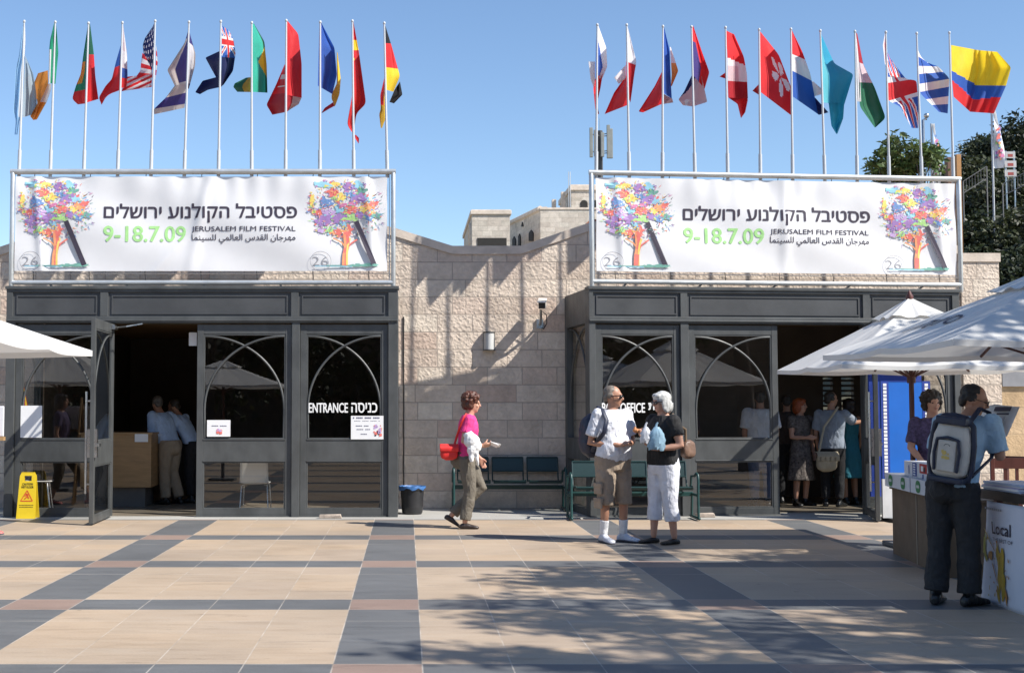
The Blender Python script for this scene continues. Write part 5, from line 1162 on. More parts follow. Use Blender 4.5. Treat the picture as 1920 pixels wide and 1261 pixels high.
b = MB(); c = Tw @ (Jw['rw'] + V(.03, -.11, .07)); q = random.Random(8)
for k in range(9): b.ell(c + V(q.uniform(-.035, .035), q.uniform(-.02, .02), q.uniform(-.015, .03)), (q.uniform(.012, .024),) * 3, 8, 6)
skinned(b, 'pastry', M('baked_crust', (0.42, 0.17, 0.06), 0.6, 0.3, 20), None, .007, 1, .01); tag(bpy.data.objects['pastry'], 'golden brown pastry held up by the grey haired woman', 'food')
# --- man with backpack at the stall
p = G(1791, 1134); Yb = p.y
tb, Tb, Hb, Jb = person(p, R(134), 1.0, 'dark haired man in a light blue shirt reading at the stall, seen from behind', dict(skin='tan', specs=True, hyaw=R(-62), hpitch=R(20), headoff=(0, -.035, -.025), lean=(-.07, -.15), wide=1.0, belly=.01, fat=.004,
    J=dict(re=(-.30, -.16, 1.12), rw=(-.20, -.40, 1.27), le=(.21, -.18, 1.13), lw=(.02, -.43, 1.27), ra=(-.10, -.02, .09), la=(.12, .06, .09), rk=(-.10, -.03, .49), lk=(.11, .0, .49)),
    hand=dict(r=dict(d=(.2, -.8, .7), n=(.8, 0, .2), curl=.8), l=dict(d=(-.2, -.8, .7), n=(-.8, 0, .2), curl=.8)),
    hair=hair(SHORT, 'black', (0.012, 0.010, 0.010)),
    clothes=[dict(k='top', n='shirt', m='light_blue_shirt', c=(0.33, 0.47, 0.58), sleeve=.85, z0=.84, inf=.018, fold=.022, collar=0), dict(k='legs', n='trousers', m='charcoal_trousers', c=(0.028, 0.027, 0.027), len=1.97, hem=.088, inf=.018, fold=.024, seat=1),
             dict(k='shoes', m='black_leather', c=(0.012, 0.012, 0.012), rough=.35, top=.09, L=.29, ank=.05)]))
BEI = M('beige_pack_cloth', (0.56, 0.52, 0.45), 0.7, 0.1, 10.0, 0.2, 60)
bc = Tb @ V(-.07, .155, 1.18); r146 = Matrix.Rotation(R(134), 3, 'Z') @ Matrix.Rotation(R(-7), 3, 'Y')
bt = softbag('backpack', bc, 0, (.155, .085, .235), 'beige and black backpack worn by the man at the stall', 'backpack', BEI, [Tb @ V(-.15, .01, 1.39), Tb @ V(-.18, -.10, 1.49), Tb @ V(-.20, -.21, 1.46), Tb @ V(-.23, -.24, 1.34), Tb @ V(-.255, -.11, 1.12), Tb @ V(-.19, .10, .98)], None, NAVY, .011, .01, .026, r146)
L4 = Matrix.Translation(bc) @ r146.to_4x4()
b = MB()
ov = lambda s, z: [(s * x, z) for x in (1,)]
pts = [(.0, .262), (.09, .25), (.15, .19), (.168, .05), (.168, -.12), (.15, -.21), (.0, -.245), (-.15, -.21), (-.168, -.12), (-.168, .05), (-.15, .19), (-.09, .25), (.0, .262)]
b.tube([L4 @ V(x * .96, .0, z) for x, z in pts], .022, 8); b.box(-.13, .13, .02, .088, -.245, -.20, 0, L4); b.box(-.115, .115, .0, .082, .19, .25, 0, L4)
skinned(b, 'trim', NAVY, bt, .009, 1)
b = MB(); b.tube([L4 @ V(x, .092, z) for x, z in ((-.085, -.16), (-.095, -.02), (-.08, .08), (0, .095), (.08, .08), (.095, -.02), (.085, -.16))], .014, 8); skinned(b, 'pocket_trim', NAVY, bt, .008, 1)
b = MB(); b.box(-.07, .07, .075, .097, -.16, .075, 0, L4); b.build('pocket', BEI, bt, bevel=.01)
b = MB(); q = random.Random(4)
for k in range(12):
    x, z = q.uniform(-.03, .03), q.uniform(-.06, .0); s_ = q.uniform(.006, .014); b.quad(L4 @ V(x - s_, .099 + k * .0001, z - s_), L4 @ V(x - s_ * .4, .099 + k * .0001, z + s_), L4 @ V(x + s_, .099 + k * .0001, z + s_ * .7), L4 @ V(x + s_ * .8, .099 + k * .0001, z - s_), 0)
for k in range(7): a_ = k * .45; b.quad(*[L4 @ V(.025 * math.cos(a_ + d_) * rr, .0985, .03 + .018 * math.sin(a_ + d_) * rr) for d_, rr in ((0, 1), (.3, 1), (.3, .7), (0, .7))], 1)
b.build('emblem', [M('emblem_gold', (0.62, 0.45, 0.12), .6), M('emblem_dark', (0.05, 0.06, 0.05), .6)], bt)
t = thing('magazine', Tb @ V(-.0, -.46, 1.42), 'open printed magazine held by the man at the stall', 'magazine')
b = MB(); Mz = Matrix.Translation(Tb @ V(-.04, -.60, 1.41)) @ Matrix.Rotation(R(118), 4, 'Z') @ Matrix.Rotation(R(35), 4, 'X')
for k, (sx, cur) in enumerate(((-1, .3), (1, .35), (1, .55), (1, .8))):
    b.grid(lambda s, q, sx=sx, cur=cur: Mz @ V(sx * s * .20, -.09 * cur * s * (1 - s * .3) * 2.0 - .002 * k, (q - .5) * .28), 8, 2)
o = b.build('pages', PAPER, t, smooth=180); o.modifiers.new('thick', 'SOLIDIFY').thickness = .002
b = MB(); b.box(-.17, -.02, .004, .006, .07, .11, 0, Mz); b.box(-.17, -.06, .004, .006, .035, .05, 0, Mz); b.box(-.15, -.03, .004, .006, -.1, .02, 1, Mz)
b.build('print', [INKS[0], INKS[12]], t)
# --- seller behind the stall
p = V(P(1748, 760, 14.1).x, 14.1, 0)
ts, Ts, Hs, Js = person(p, R(-12), .94, 'woman with dark curly hair behind the stall beside the parasol pole', dict(skin='fair', fat=.006, wide=1.02, hyaw=R(14),
    J=dict(re=(-.25, -.05, 1.13), rw=(-.16, -.27, .98), le=(.25, .0, 1.12), lw=(.18, -.22, .98)), hair=hair(CURLY, 'dark_brown', (0.02, 0.012, 0.009), seed=9),
    clothes=[dict(k='top', n='t_shirt', m='plum_print', c=(0.075, 0.055, 0.12), sleeve=.8, z0=.86, var=.4, vs=30), dict(k='legs', n='trousers', m='dark_denim', c=(0.03, 0.035, 0.06)), dict(k='shoes', m='black_leather', c=(0.012, 0.012, 0.012))]), .013)
# --- people inside
def inside(u, v, yaw, sc, label, spec): return person(G(u, v), yaw, sc, label, spec, .016)
SHOES = dict(k='shoes', m='black_leather', c=(0.012, 0.012, 0.012))
inside(318, 945, R(235), .99, 'man in a light blue shirt and khaki trousers leaning on the reception counter', dict(skin='tan', lean=(.0, -.24), hyaw=R(-25), hpitch=R(12), wide=1.08, fat=.008,
    J=dict(re=(-.25, -.22, 1.13), rw=(-.1, -.42, 1.14), le=(.26, -.12, 1.05), lw=(.2, -.30, .98), rk=(-.1, -.04, .5), ra=(-.1, .12, .09)), hair=hair(SHORT, 'grey_brown', (0.10, 0.085, 0.07)),
    clothes=[dict(k='top', n='shirt', m='pale_blue_shirt', c=(0.42, 0.54, 0.72), sleeve=.9, z0=.95, inf=.02), dict(k='legs', n='trousers', m='khaki', c=(0.33, 0.26, 0.18), inf=.02, hem=.085, seat=1, len=1.95), SHOES]))
inside(362, 942, R(250), .97, 'man in a light blue shirt and black trousers bending over behind the counter', dict(skin='tan', lean=(.0, -.30), hpitch=R(20), wide=1.05,
    J=dict(re=(-.22, -.34, 1.10), rw=(-.1, -.5, 1.12), le=(.22, -.33, 1.08), lw=(.1, -.5, 1.1)), hair=hair(SHORT, 'dark', (0.03, 0.025, 0.02)),
    clothes=[dict(k='top', n='shirt', m='pale_blue_shirt', c=(0.42, 0.54, 0.72), sleeve=.9, z0=.95, inf=.02), dict(k='legs', n='trousers', m='black_trousers', c=(0.012, 0.012, 0.014), inf=.015), SHOES]))
inside(1428, 950, R(170), 1.0, 'man in a white shirt and jeans standing behind the closed box office door', dict(skin='tan', wide=1.1, fat=.01, hair=hair(SHORT, 'dark', (0.03, 0.025, 0.02)),
    clothes=[dict(k='top', n='shirt', m='white_jersey', c=(0.72, 0.73, 0.76), sleeve=.8, z0=.86, inf=.025), dict(k='legs', n='trousers', m='blue_jeans', c=(0.06, 0.10, 0.19)), SHOES]))
inside(1503, 948, R(25), .93, 'red haired woman in a patterned dress in the box office doorway', dict(skin='fair', hyaw=R(30), J=dict(re=(-.22, -.04, 1.12), rw=(-.05, -.22, 1.12)), hair=hair(BOB, 'copper', (0.30, 0.07, 0.02)),
    clothes=[dict(k='top', n='blouse', m='mottled_print', c=(0.13, 0.11, 0.10), sleeve=.5, var=.55, vs=28), dict(k='skirt', n='skirt', m='mottled_print', c=(0.13, 0.11, 0.10), z0=.42), SHOES]))
pb_ = G(1562, 950)
inside(1562, 950, R(150), .99, 'man in a grey shirt pointing inside the box office doorway', dict(skin='tan', hyaw=R(-40), wide=1.08, J=dict(re=(-.30, -.20, 1.28), rw=(-.38, -.42, 1.30)), hair=hair(SHORT, 'dark', (0.03, 0.025, 0.02)),
    clothes=[dict(k='top', n='shirt', m='grey_blue_shirt', c=(0.26, 0.30, 0.36), sleeve=.85, inf=.022), dict(k='legs', n='trousers', m='black_trousers', c=(0.012, 0.012, 0.014)), SHOES]))
softbag('messenger_bag', V(P(1550, 865, pb_.y - .25).x, pb_.y - .25, P(1550, 865, pb_.y - .25).z), R(8), (.17, .06, .15), 'beige messenger bag on the hip of the man in the doorway', 'bag', M('sand_canvas', (0.40, 0.34, 0.24), .8, .1, 6, .2, 50), [P(1535, 850, pb_.y - .25), P(1545, 800, pb_.y - .22), P(1572, 762, pb_.y - .12)], True, None, .014, .012, .016)
inside(1594, 946, R(200), .93, 'woman in a teal dress behind the man with the messenger bag', dict(skin='tan', hyaw=R(20), hair=hair(BOB, 'dark_brown', (0.02, 0.012, 0.009)), clothes=[dict(k='top', n='dress_top', m='teal_dress', c=(0.02, 0.16, 0.22), sleeve=0), dict(k='skirt', n='skirt', m='teal_dress', c=(0.02, 0.16, 0.22), z0=.45, flare=.1), SHOES]))
inside(1478, 944, R(160), .97, 'person in dark clothes furthest inside the box office doorway', dict(skin='tan', hair=hair(SHORT, 'dark', (0.03, 0.025, 0.02)), clothes=[dict(k='top', n='shirt', m='dark_shirt', c=(0.06, 0.045, 0.04), sleeve=.8), dict(k='legs', n='trousers', m='black_trousers', c=(0.012, 0.012, 0.014)), SHOES]))
# ================================================================ parasols
CANV = M('parasol_canvas', (0.74, 0.73, 0.70), 0.85, 0.04, 3.0, 0.15, 120, trans=0.22)
DWOOD = M('dark_red_wood', (0.085, 0.025, 0.018), 0.45, 0.25, 6.0, stretch=(1, 1, .15))
def parasol(c, half, ze, za, label, rot=0.0, tilt=0.0, pole_top=None, text=None, sag=.022):
    t = thing('parasol', (c[0], c[1], 0), label, 'parasol', 'square white market parasols')
    Rz = Matrix.Rotation(rot, 3, 'Z'); C = V(c[0], c[1], 0)
    def edge(th):                                                      # distance to the square outline, drawn in a little between the ribs
        e = half / max(abs(math.cos(th)), abs(math.sin(th))); k = abs(math.sin(4 * th)); return e * (1 - .02 * k)
    def pt(s, th, lift=0.0):
        r = edge(th) * s; z = za - (za - ze) * (s ** .93) - sag * abs(math.sin(4 * th)) * s * (1.15 - .3 * s) + .012 * math.sin(th * 23 + s * 5) * s * (1 - s)
        return C + Rz @ V(r * math.cos(th), r * math.sin(th), z + lift)
    b = MB(); b.grid(lambda a, s: pt(.16 + .84 * s, 2 * math.pi * a), 128, 24)
    b.grid(lambda a, s: pt(1.0, 2 * math.pi * a) + V(0, 0, -.045 * s), 128, 1)
    b.build('canopy', CANV, t, smooth=50)
    b = MB(); b.grid(lambda a, s: pt(.02 + .25 * s, 2 * math.pi * a, .055 - .02 * s + .012 * math.sin(2 * math.pi * a * 8 + 1) * s), 96, 6); b.build('vent_cap', CANV, t, smooth=60)
    for k in range(8):
        th = math.pi / 4 * k; b = MB(); b.tube([pt(.03, th, -.03), pt(.5, th, -.035), pt(.97, th, -.03)], .013, 6)
        b.tube([pt(.52, th, -.04), C + V(0, 0, ze - .12)], .010, 5); b.build('rib', DWOOD, t, smooth=60)
    b = MB(); b.tube([C + V(0, 0, .02), C + V(0, 0, za - .02)], .027, 12); b.build('pole', DWOOD, t, smooth=50)
    b = MB(); b.tube([C + V(0, 0, za + .02), C + V(0, 0, za + .06), C + V(0, 0, za + .13)], [.035, .04, .004], 10); b.build('finial', DWOOD, t, smooth=50)
    b = MB(); b.tube([C + V(0, 0, ze - .17), C + V(0, 0, ze - .08)], .045, 10); b.build('hub', DWOOD, t, smooth=50)
    b = MB(); b.box(c[0] - .26, c[0] + .26, c[1] - .26, c[1] + .26, .002, .05); b.tube([C + V(0, 0, .05), C + V(0, 0, .4)], .037, 12); b.build('base', M('cast_base', (.12, .12, .12), .7), t, bevel=.01)
    if text:
        b = MB()
        put_text(b, text, .30, .70, 0, .07, lambda x, z: pt(1 - .28 - z * 2.2, math.pi - .55 + (x - .3) * 1.9, .008), 0, .02); b.build('lettering', INKS[0], t)
    return t
parasol((5.46, 14.15), 1.13, 1.93, 2.64, 'white market parasol in the dappled shade over the far end of the stall')
parasol((5.20, 10.45), 1.42, 1.97, 2.60, 'large white parasol nearest the right edge, dark lettering along its slope', text='\u05e1\u05d9\u05e0\u05de\u05d8\u05e7'[::-1])
parasol((-3.78, 9.15), 1.27, 1.95, 2.43, 'sunlit white parasol reaching in at the left edge')
parasol((-6.3, 12.4), 1.27, 1.95, 2.66, 'white parasol standing outside the left edge, mirrored in the window')

# ================================================================ the stall
CARD = M('brown_board', (0.155, 0.105, 0.065), 0.7, 0.12, 4.0); WBOX = M('white_box_card', (0.66, 0.66, 0.68), 0.55, 0.05)
A = G(1674, 1036); B = G(1752, 1072); dx = (B - A); dx.z = 0; dx.normalize(); px_ = V(-dx.y, dx.x, 0)
if px_.x < 0: px_ = -px_
S1 = lambda a, w, z: A + dx * a + px_ * w + V(0, 0, z)
def sbox(b, S, a0, a1, w0, w1, z0, z1, mi=0): b.add([S(a, w, z) for z in (z0, z1) for w in (w0, w1) for a in (a0, a1)], [(0, 2, 3, 1), (4, 5, 7, 6), (0, 1, 5, 4), (2, 6, 7, 3), (0, 4, 6, 2), (1, 3, 7, 5)], mi)
t = thing('stall_counter', A, 'brown board fronted counter carrying white boxes under the far parasol', 'counter')
for k in range(2): b = MB(); sbox(b, S1, .02 + 1.0 * k, 1.0 * k + 1.0, .0, .03, .0, .66); b.build('front_panel', CARD, t)
b = MB(); sbox(b, S1, .985, 1.015, -.004, -.001, 0, .66); b.build('trim_strip', M('pale_strip', (.30, .25, .19), .6), t)
b = MB(); sbox(b, S1, .02, .05, .031, .62, 0, .66); sbox(b, S1, 1.95, 1.98, .031, .62, 0, .66); sbox(b, S1, .051, 1.949, .6, .62, 0, .655); b.build('side_panel', CARD, t)
b = MB(); sbox(b, S1, -.01, 2.02, -.02, .66, .661, .685); b.build('top', CARD, t)
GRN = M('logo_green', (0.03, 0.20, 0.07), .5, .08)
def tray(a0, a1, w0, w1, z0, z1, label, logo):
    t = thing('display_tray', S1((a0 + a1) / 2, (w0 + w1) / 2, z0), label, 'tray', 'white logo trays along the stall'); b = MB(); th = .008
    sbox(b, S1, a0, a1, w0, w1, z0, z0 + th); sbox(b, S1, a0, a1, w0, w0 + th, z0 + th, z1); sbox(b, S1, a0, a1, w1 - th, w1, z0 + th, z1); sbox(b, S1, a0, a0 + th, w0 + th, w1 - th, z0 + th, z1); sbox(b, S1, a1 - th, a1, w0 + th, w1 - th, z0 + th, z1)
    b.build('box', WBOX, t); b = MB(); c_ = (a0 + a1) / 2
    poly = [(c_ + .085 * math.copysign(abs(math.cos(q)) ** .7, math.cos(q)), (z0 + z1) / 2 + .058 * math.copysign(abs(math.sin(q)) ** .8, math.sin(q))) for q in [2 * math.pi * k / 24 for k in range(24)]]
    b.add([S1(x, w0 - .003, z) for x, z in poly], [tuple(range(24))], 0)
    for k in range(7): x = c_ - .05 + .015 * k; b.add([S1(x + dx_, w0 - .005, (z0 + z1) / 2 + dz_) for dx_, dz_ in ((0, -.012), (.010, -.012), (.010, .012 + .004 * (k % 3)), (0, .012 + .004 * (k % 3)))], [(0, 1, 2, 3)], 1)
    b.build('logo', [GRN, WHITE], t)
zt = .687
tray(-.06, .44, -.05, .40, zt, zt + .135, 'white tray with a green oval logo at the far end of the stall', 1)
tray(.46, .98, -.055, .40, zt, zt + .135, 'white tray with a green oval logo below the film strip box', 1)
tray(1.0, 1.55, -.05, .40, zt, zt + .135, 'white tray with a green oval logo beside the man with the backpack', 1)
for (a0, a1, lab, n) in ((.30, .62, 'white box with a blue arrow mark standing in the trays', 0), (.63, .80, 'narrow white box printed with a dark blue film strip', 1), (.81, 1.25, 'white box with a red and white printed picture next to the backpack man', 2)):
    t = thing('product_box', S1(a0, .05, zt + .05), lab, 'box'); b = MB(); sbox(b, S1, a0, a1, .06, .26, zt + .02, zt + .275); b.build('carton', WBOX, t); b = MB(); q0 = zt + .15
    if n == 0: b.add([S1(x, .058, z) for x, z in ((a0 + .18, q0 - .0), (a0 + .21, q0 + .005), (a0 + .21, q0 + .095), (a0 + .17, q0 + .08))], [(0, 1, 2, 3)], 0)
    if n == 1:
        sbox(b, S1, a0 + .01, a1 - .01, .056, .059, q0 - .01, zt + .27, 0)
        for k in range(5): sbox(b, S1, a0 + .045, a1 - .045, .053, .056, q0 + .0 + .024 * k, q0 + .014 + .024 * k, 1)
    if n == 2: sbox(b, S1, a0 + .10, a0 + .36, .056, .059, q0 + .03, q0 + .12, 2); sbox(b, S1, a0 + .16, a0 + .24, .053, .056, q0 + .05, q0 + .10, 1); sbox(b, S1, a0 + .26, a0 + .31, .053, .056, q0 + .045, q0 + .09, 0); sbox(b, S1, a0 + .2, a0 + .23, .056, .059, q0 - .02, q0 + .02, 3)
    b.build('print', [BLACK if n == 2 else FILMB, WHITE, M('carton_red', (.45, .03, .03), .5), FILMB], t)
# near table with the printed cloth
A2 = G(1842, 1127); B2 = G(1920, 1153); d2 = (B2 - A2); d2.z = 0; d2.normalize(); p2 = V(-d2.y, d2.x, 0)
if p2.x < 0: p2 = -p2
S2 = lambda a, w, z: A2 + d2 * a + p2 * w + V(0, 0, z)
t = thing('stall_table', A2, 'table at the right edge with a hanging white printed front and dark top edge', 'table')
LZ = lambda a, z: .012 * math.sin(a * 7 + z * 3) - .05 * max(0, .25 - a) * (1 - z / .8)
b = MB(); b.grid(lambda s, q: S2(1.9 * s + .10 * q * (1 - s), LZ(1.9 * s, .78 * q), .004 + .78 * q), 40, 20); o = b.build('front_cloth', M('white_print_cloth', (0.66, 0.67, 0.74), .6, .05, 2.0), t, smooth=180); o.modifiers.new('thick', 'SOLIDIFY').thickness = .004
b = MB(); sbox(b, S2, -.0, 1.95, -.02, .75, .80, .87); b.build('top', M('dark_table_edge', (.03, .022, .018), .5), t, bevel=.006)
for (a, w) in ((.12, .7), (1.85, .7), (.12, .1), (1.85, .1)): b = MB(); sbox(b, S2, a, a + .05, w - .05, w, 0, .80); b.build('leg', DWOOD, t)
b = MB(); fz = lambda a, z: S2(a, LZ(a, z) - .007, z)
put_text(b, 'Local', .215, .53, .545, .635, fz, 0, .02); put_text(b, 'THE BEST OF', .215, .56, .49, .517, fz, 0)
for k in range(9): xx = .09 + k * .035; b.add([fz(x, z) for x, z in ((xx, .722), (xx + .027, .722), (xx + .027, .738), (xx, .738))], [(0, 1, 2, 3)], 1)
b.build('lettering', [INKS[0], INKS[12]], t)
b = MB(); q = random.Random(6); gl = [.007]
def splash(a, z, ra, rz, rot, n=12, jag=.35, mi=0):
    gl[0] += .0002; pts = []
    for k in range(n):
        th = 2 * math.pi * k / n; e = 1 + jag * q.uniform(-1, 1); x, y = ra * e * math.cos(th), rz * e * math.sin(th); pts.append((a + x * math.cos(rot) - y * math.sin(rot), z + x * math.sin(rot) + y * math.cos(rot)))
    f2 = lambda a_, z_: S2(a_, LZ(a_, z_) - gl[0], z_); b.add([f2(a, z)] + [f2(*p_) for p_ in pts], [(0, k + 1, (k + 1) % n + 1) for k in range(n)], mi)
for (a, z, ra, rz, ro, mi) in ((.34, .30, .05, .19, -.25, 0), (.30, .38, .03, .10, .1, 0), (.37, .16, .045, .10, -.1, 0), (.16, .37, .035, .035, 0, 1), (.06, .45, .02, .09, -.2, 2), (.08, .36, .02, .05, .3, 2), (.27, .10, .02, .06, .2, 0), (.42, .09, .02, .06, .1, 1), (.22, .26, .008, .09, .5, 1), (.12, .52, .006, .08, .8, 0), (.20, .45, .005, .10, .9, 1)): splash(a, z, ra, rz, ro, mi=mi)
for k in range(20): splash(q.uniform(.1, .5), q.uniform(.05, .5), q.uniform(.004, .012), q.uniform(.004, .02), q.uniform(0, 3), 7, mi=q.choice([0, 0, 1]))
b.build('splash_print', [M('gold_print', (0.45, 0.30, 0.03), .5), M('ochre_print', (0.42, 0.19, 0.04), .5), M('olive_print', (0.30, 0.29, 0.05), .5)], t)
# printed matter on the table
q = random.Random(12)
def pile(S, a, w, la, lw, z, n, label, cols, name='magazine_pile', cat='magazines'):
    t = thing(name, S(a + la / 2, w + lw / 2, z), label, cat); zz = z + .001
    for k in range(n):
        h = q.uniform(.008, .02); e = q.uniform(-.012, .012); b = MB(); sbox(b, S, a + e, a + la + e, w + e, w + lw + e, zz, zz + h - .001); b.build('magazine', cols[k % len(cols)], t); zz += h
PB = M('print_pale_blue', (.42, .50, .66), .4); PR_ = M('print_red', (.50, .05, .07), .4); PY_ = M('print_yellow', (.70, .48, .06), .4); PV = M('print_lilac', (.48, .42, .60), .4)
pile(S2, .05, .0, .6, .3, .87, 5, 'flat pile of pale magazines along the near table edge', [PB, PAPER, PV, WBOX, PB])
pile(S2, .70, .02, .5, .3, .87, 4, 'pile of white and blue leaflets at the near end of the table', [PAPER, PB, PV])
pile(S2, .0, .36, .26, .2, .87, 3, 'small stack of white and yellow leaflets behind the magazines', [PAPER, PY_, PAPER], 'leaflet_stack', 'leaflets')
pile(S2, .30, .40, .28, .25, .87, 4, 'pale lilac stack of programmes with a red cover', [PV, PAPER, PV, PR_], 'leaflet_stack', 'leaflets')
t = thing('red_cup', S2(.62, .50, .87), 'small red cup standing among the programmes', 'cup'); b = MB(); c = S2(.62, .5, .871)
b.loft([[c + V(r * math.cos(2 * math.pi * k / 14), r * math.sin(2 * math.pi * k / 14), z) for k in range(14)] for r, z in ((.028, 0), (.036, .1), (.033, .1), (.026, .01))]); b.build('cup_body', PR_, t, smooth=40)
# wooden chairs behind the stall
def slat_chair(c, ang, label):
    t = thing('wooden_chair', c, label, 'chair', 'dark wooden chairs behind the stall'); T = Matrix.Translation(c) @ Matrix.Rotation(ang, 4, 'Z')
    for (x, y, h) in ((-.2, -.2, .44), (.2, -.2, .44), (-.2, .2, .92), (.2, .2, .92)): b = MB(); b.box(x - .022, x + .022, y - .022, y + .022, 0, h, 0, T); b.build('leg', DWOOD, t, bevel=.004)
    b = MB(); b.box(-.22, .22, -.225, .175, .441, .47, 0, T); b.build('seat', DWOOD, t, bevel=.005)
    b = MB(); b.box(-.177, .177, .185, .215, .80, .92, 0, T); b.box(-.177, .177, .188, .212, .54, .58, 0, T)
    for k in range(2): b.box(-.08 + .13 * k, -.05 + .13 * k, .19, .21, .581, .799, 0, T)
    b.build('backrest', DWOOD, t)
slat_chair(V(P(1886, 860, 15.2).x, 15.2, 0), R(170), 'dark red wooden chair to the right of the reading man')
slat_chair(V(P(1935, 860, 15.6).x, 15.6, 0), R(120), 'dark red slatted chair half cut off by the right edge')

# ================================================================ left edge: easel board and a seated visitor
t = thing('easel_board', V(P(-40, 900, 15.5).x, 15.5, 0), 'white board on a wooden easel just entering at the left edge', 'board')
x1 = P(8, 800, 15.5).x; z0 = P(5, 818, 15.5).z
b = MB(); b.box(x1 - .65, x1, 15.48, 15.50, z0, z0 + .36); b.build('panel', WBOX, t, bevel=.01)
b = MB(); b.box(x1 - .66, x1 + .01, 15.44, 15.52, z0 - .045, z0 - .001); b.build('ledge', WOOD, t)
for (a, y0) in ((x1 - .25, 15.47), (x1 - .45, 15.47), (x1 - .35, 16.0)): b = MB(); b.tube([(a, y0, 0), (x1 - .35, 15.53, z0 + .5)], .018, 6); b.build('leg', WOOD, t)
fp = G(17, 1000)
person(V(fp.x - .66, fp.y + .05, 0), R(90), .97, 'person just outside the left edge stepping in with one bare sandalled foot', dict(skin='fair', hair=hair(BOB, 'dark_brown', (0.02, 0.012, 0.009)),
    J=dict(rk=(-.10, -.28, .50), ra=(-.10, -.44, .09), lk=(.10, .0, .49), la=(.10, .12, .10)),
    clothes=[dict(k='top', n='t_shirt', m='plum_print', c=(0.075, 0.055, 0.12)), dict(k='legs', n='trousers', m='grey_olive_cotton', c=(0.135, 0.118, 0.092), len=1.6), dict(k='shoes', m='pink_sandal', c=(0.55, 0.16, 0.14), rough=.5, top=.075, ank=0, sole=1)]), .014)

# ================================================================ trees
def leafmats(n, c):
    out = []
    for k, f in enumerate((.62, .95, 1.35)): out.append(M('%s_leaf_%s' % (n, ('dark', 'mid', 'light')[k]), tuple(min(.9, x * f) for x in c), .55, .15, 1.5, trans=.25))
    return out
BARK = M('grey_bark', (0.12, 0.095, 0.075), .9, .3, 6.0, .6, 25, stretch=(1, 1, .25))
def crown(mb, clumps, per, lw, ll, seed, droop=.2):
    q = random.Random(seed)
    for (c, r, w) in clumps:
        n = int(per * w); cm = q.choice([0, 1, 1, 2])
        for k in range(n):
            d = V(q.gauss(0, 1), q.gauss(0, 1), q.gauss(0, 1)); d.normalize(); p = Vector(c) + d * (r * q.random() ** .45); p.z -= droop * r * q.random()
            a = V(q.gauss(0, 1), q.gauss(0, 1), q.gauss(0, .6) - .25).normalized(); s_ = a.cross(V(q.gauss(0, 1), q.gauss(0, 1), q.gauss(0, 1))).normalized()
            L = ll * q.uniform(.6, 1.3); W_ = lw * q.uniform(.6, 1.3); m_ = min(2, max(0, cm + q.choice([-1, 0, 0, 1])))
            mb.add([p, p + a * L * .5 + s_ * W_, p + a * L, p + a * L * .5 - s_ * W_], [(0, 1, 2, 3)], m_)
def tree(base, cc, cr, label, col, nclump, per, lw, ll, seed, cl_r=.7, group=None, trunk=.16, limbs=12, name='tree', cat='tree', shell=.55):
    t = thing(name, base, label, cat, group); q = random.Random(seed); clumps = []
    for k in range(nclump):
        d = V(q.gauss(0, 1), q.gauss(0, 1), q.gauss(0, 1)); d.normalize(); rr = shell + (1 - shell) * q.random(); d = V(d.x * cr[0], d.y * cr[1], d.z * cr[2]) * rr
        clumps.append((Vector(cc) + d, cl_r * q.uniform(.6, 1.25), q.uniform(.6, 1.3)))
    b = MB(); base = Vector(base); fork = base.lerp(Vector(cc), .55)
    b.tube([base, base.lerp(fork, .5) + V(q.uniform(-.1, .1), q.uniform(-.1, .1), 0), fork], [trunk * 1.25, trunk, trunk * .8], 10)
    for (c, r, w) in clumps[:limbs]:
        mid = fork.lerp(c, .5) + V(q.uniform(-.3, .3), q.uniform(-.3, .3), q.uniform(0, .3)); b.tube([fork, mid, c], [trunk * .5, trunk * .3, trunk * .08], 6)
    b.build('trunk', BARK, t, smooth=60)
    b = MB(); crown(b, clumps, per, lw, ll, seed + 1); b.build('crown', leafmats(*col), t)
    return t
PINE = ('dark_pine', (0.030, 0.042, 0.018)); TAN_ = ('ailanthus', (0.085, 0.13, 0.035)); BUSH = ('dry_bush', (0.045, 0.055, 0.022))
# the shade tree right of the camera, above the frame
tree((10.6, 6.4, 0), (10.5, 5.6, 7.2), (3.8, 6.6, 1.4), 'broad shade tree beside the plaza whose dappled shadow covers the right half of the paving', ('shade_tree', (0.05, 0.085, 0.025)), 215, 160, .044, .16, 21, .55, None, .2, 60, shell=.45)
# hill and trees beyond the right end of the building
b = MB(); 
def hz(x, y):
    s = max(0, (x - 7.5) / 9.0); s = min(1, s) ; r = max(0, min(1, (y - 27) / 16)); return 6.2 * r * s * s * (3 - 2 * s) * .95 + .25 * math.sin(x * .9) * r * math.cos(y * .7) - .03
b.grid(lambda s, q_: V(5 + 75 * s, 26.5 + 60 * q_, hz(5 + 75 * s, 26.5 + 60 * q_)), 60, 40)
tag(b.build('hill', M('dry_slope', (0.10, 0.09, 0.05), .95, .3, .8, .5, 6), None, smooth=180), 'dry scrubby slope rising behind the right end of the building', 'hill', kind='structure')
def bg_tree(u, v, Y, rx, rz, label, col, n, per, lw, ll, seed, clr=.6, name='tree', cat='tree', group=None, **k):
    c = P(u, v, Y); g = max(0, hz(c.x, Y)) if c.x > 5 else 0
    return tree((c.x, Y, g if g < c.z - .3 else max(0, c.z - 1)), c, (rx, rx * .8, rz), label, col, n, per, lw, ll, seed, clr, group, k.get('trunk', .12), k.get('limbs', 10), name, cat, k.get('shell', .55))
bg_tree(1700, 300, 27, .85, .45, 'feathery light green tree rising behind the right banner', TAN_, 34, 75, .028, .17, 31, .24, limbs=24, shell=.3, trunk=.06)
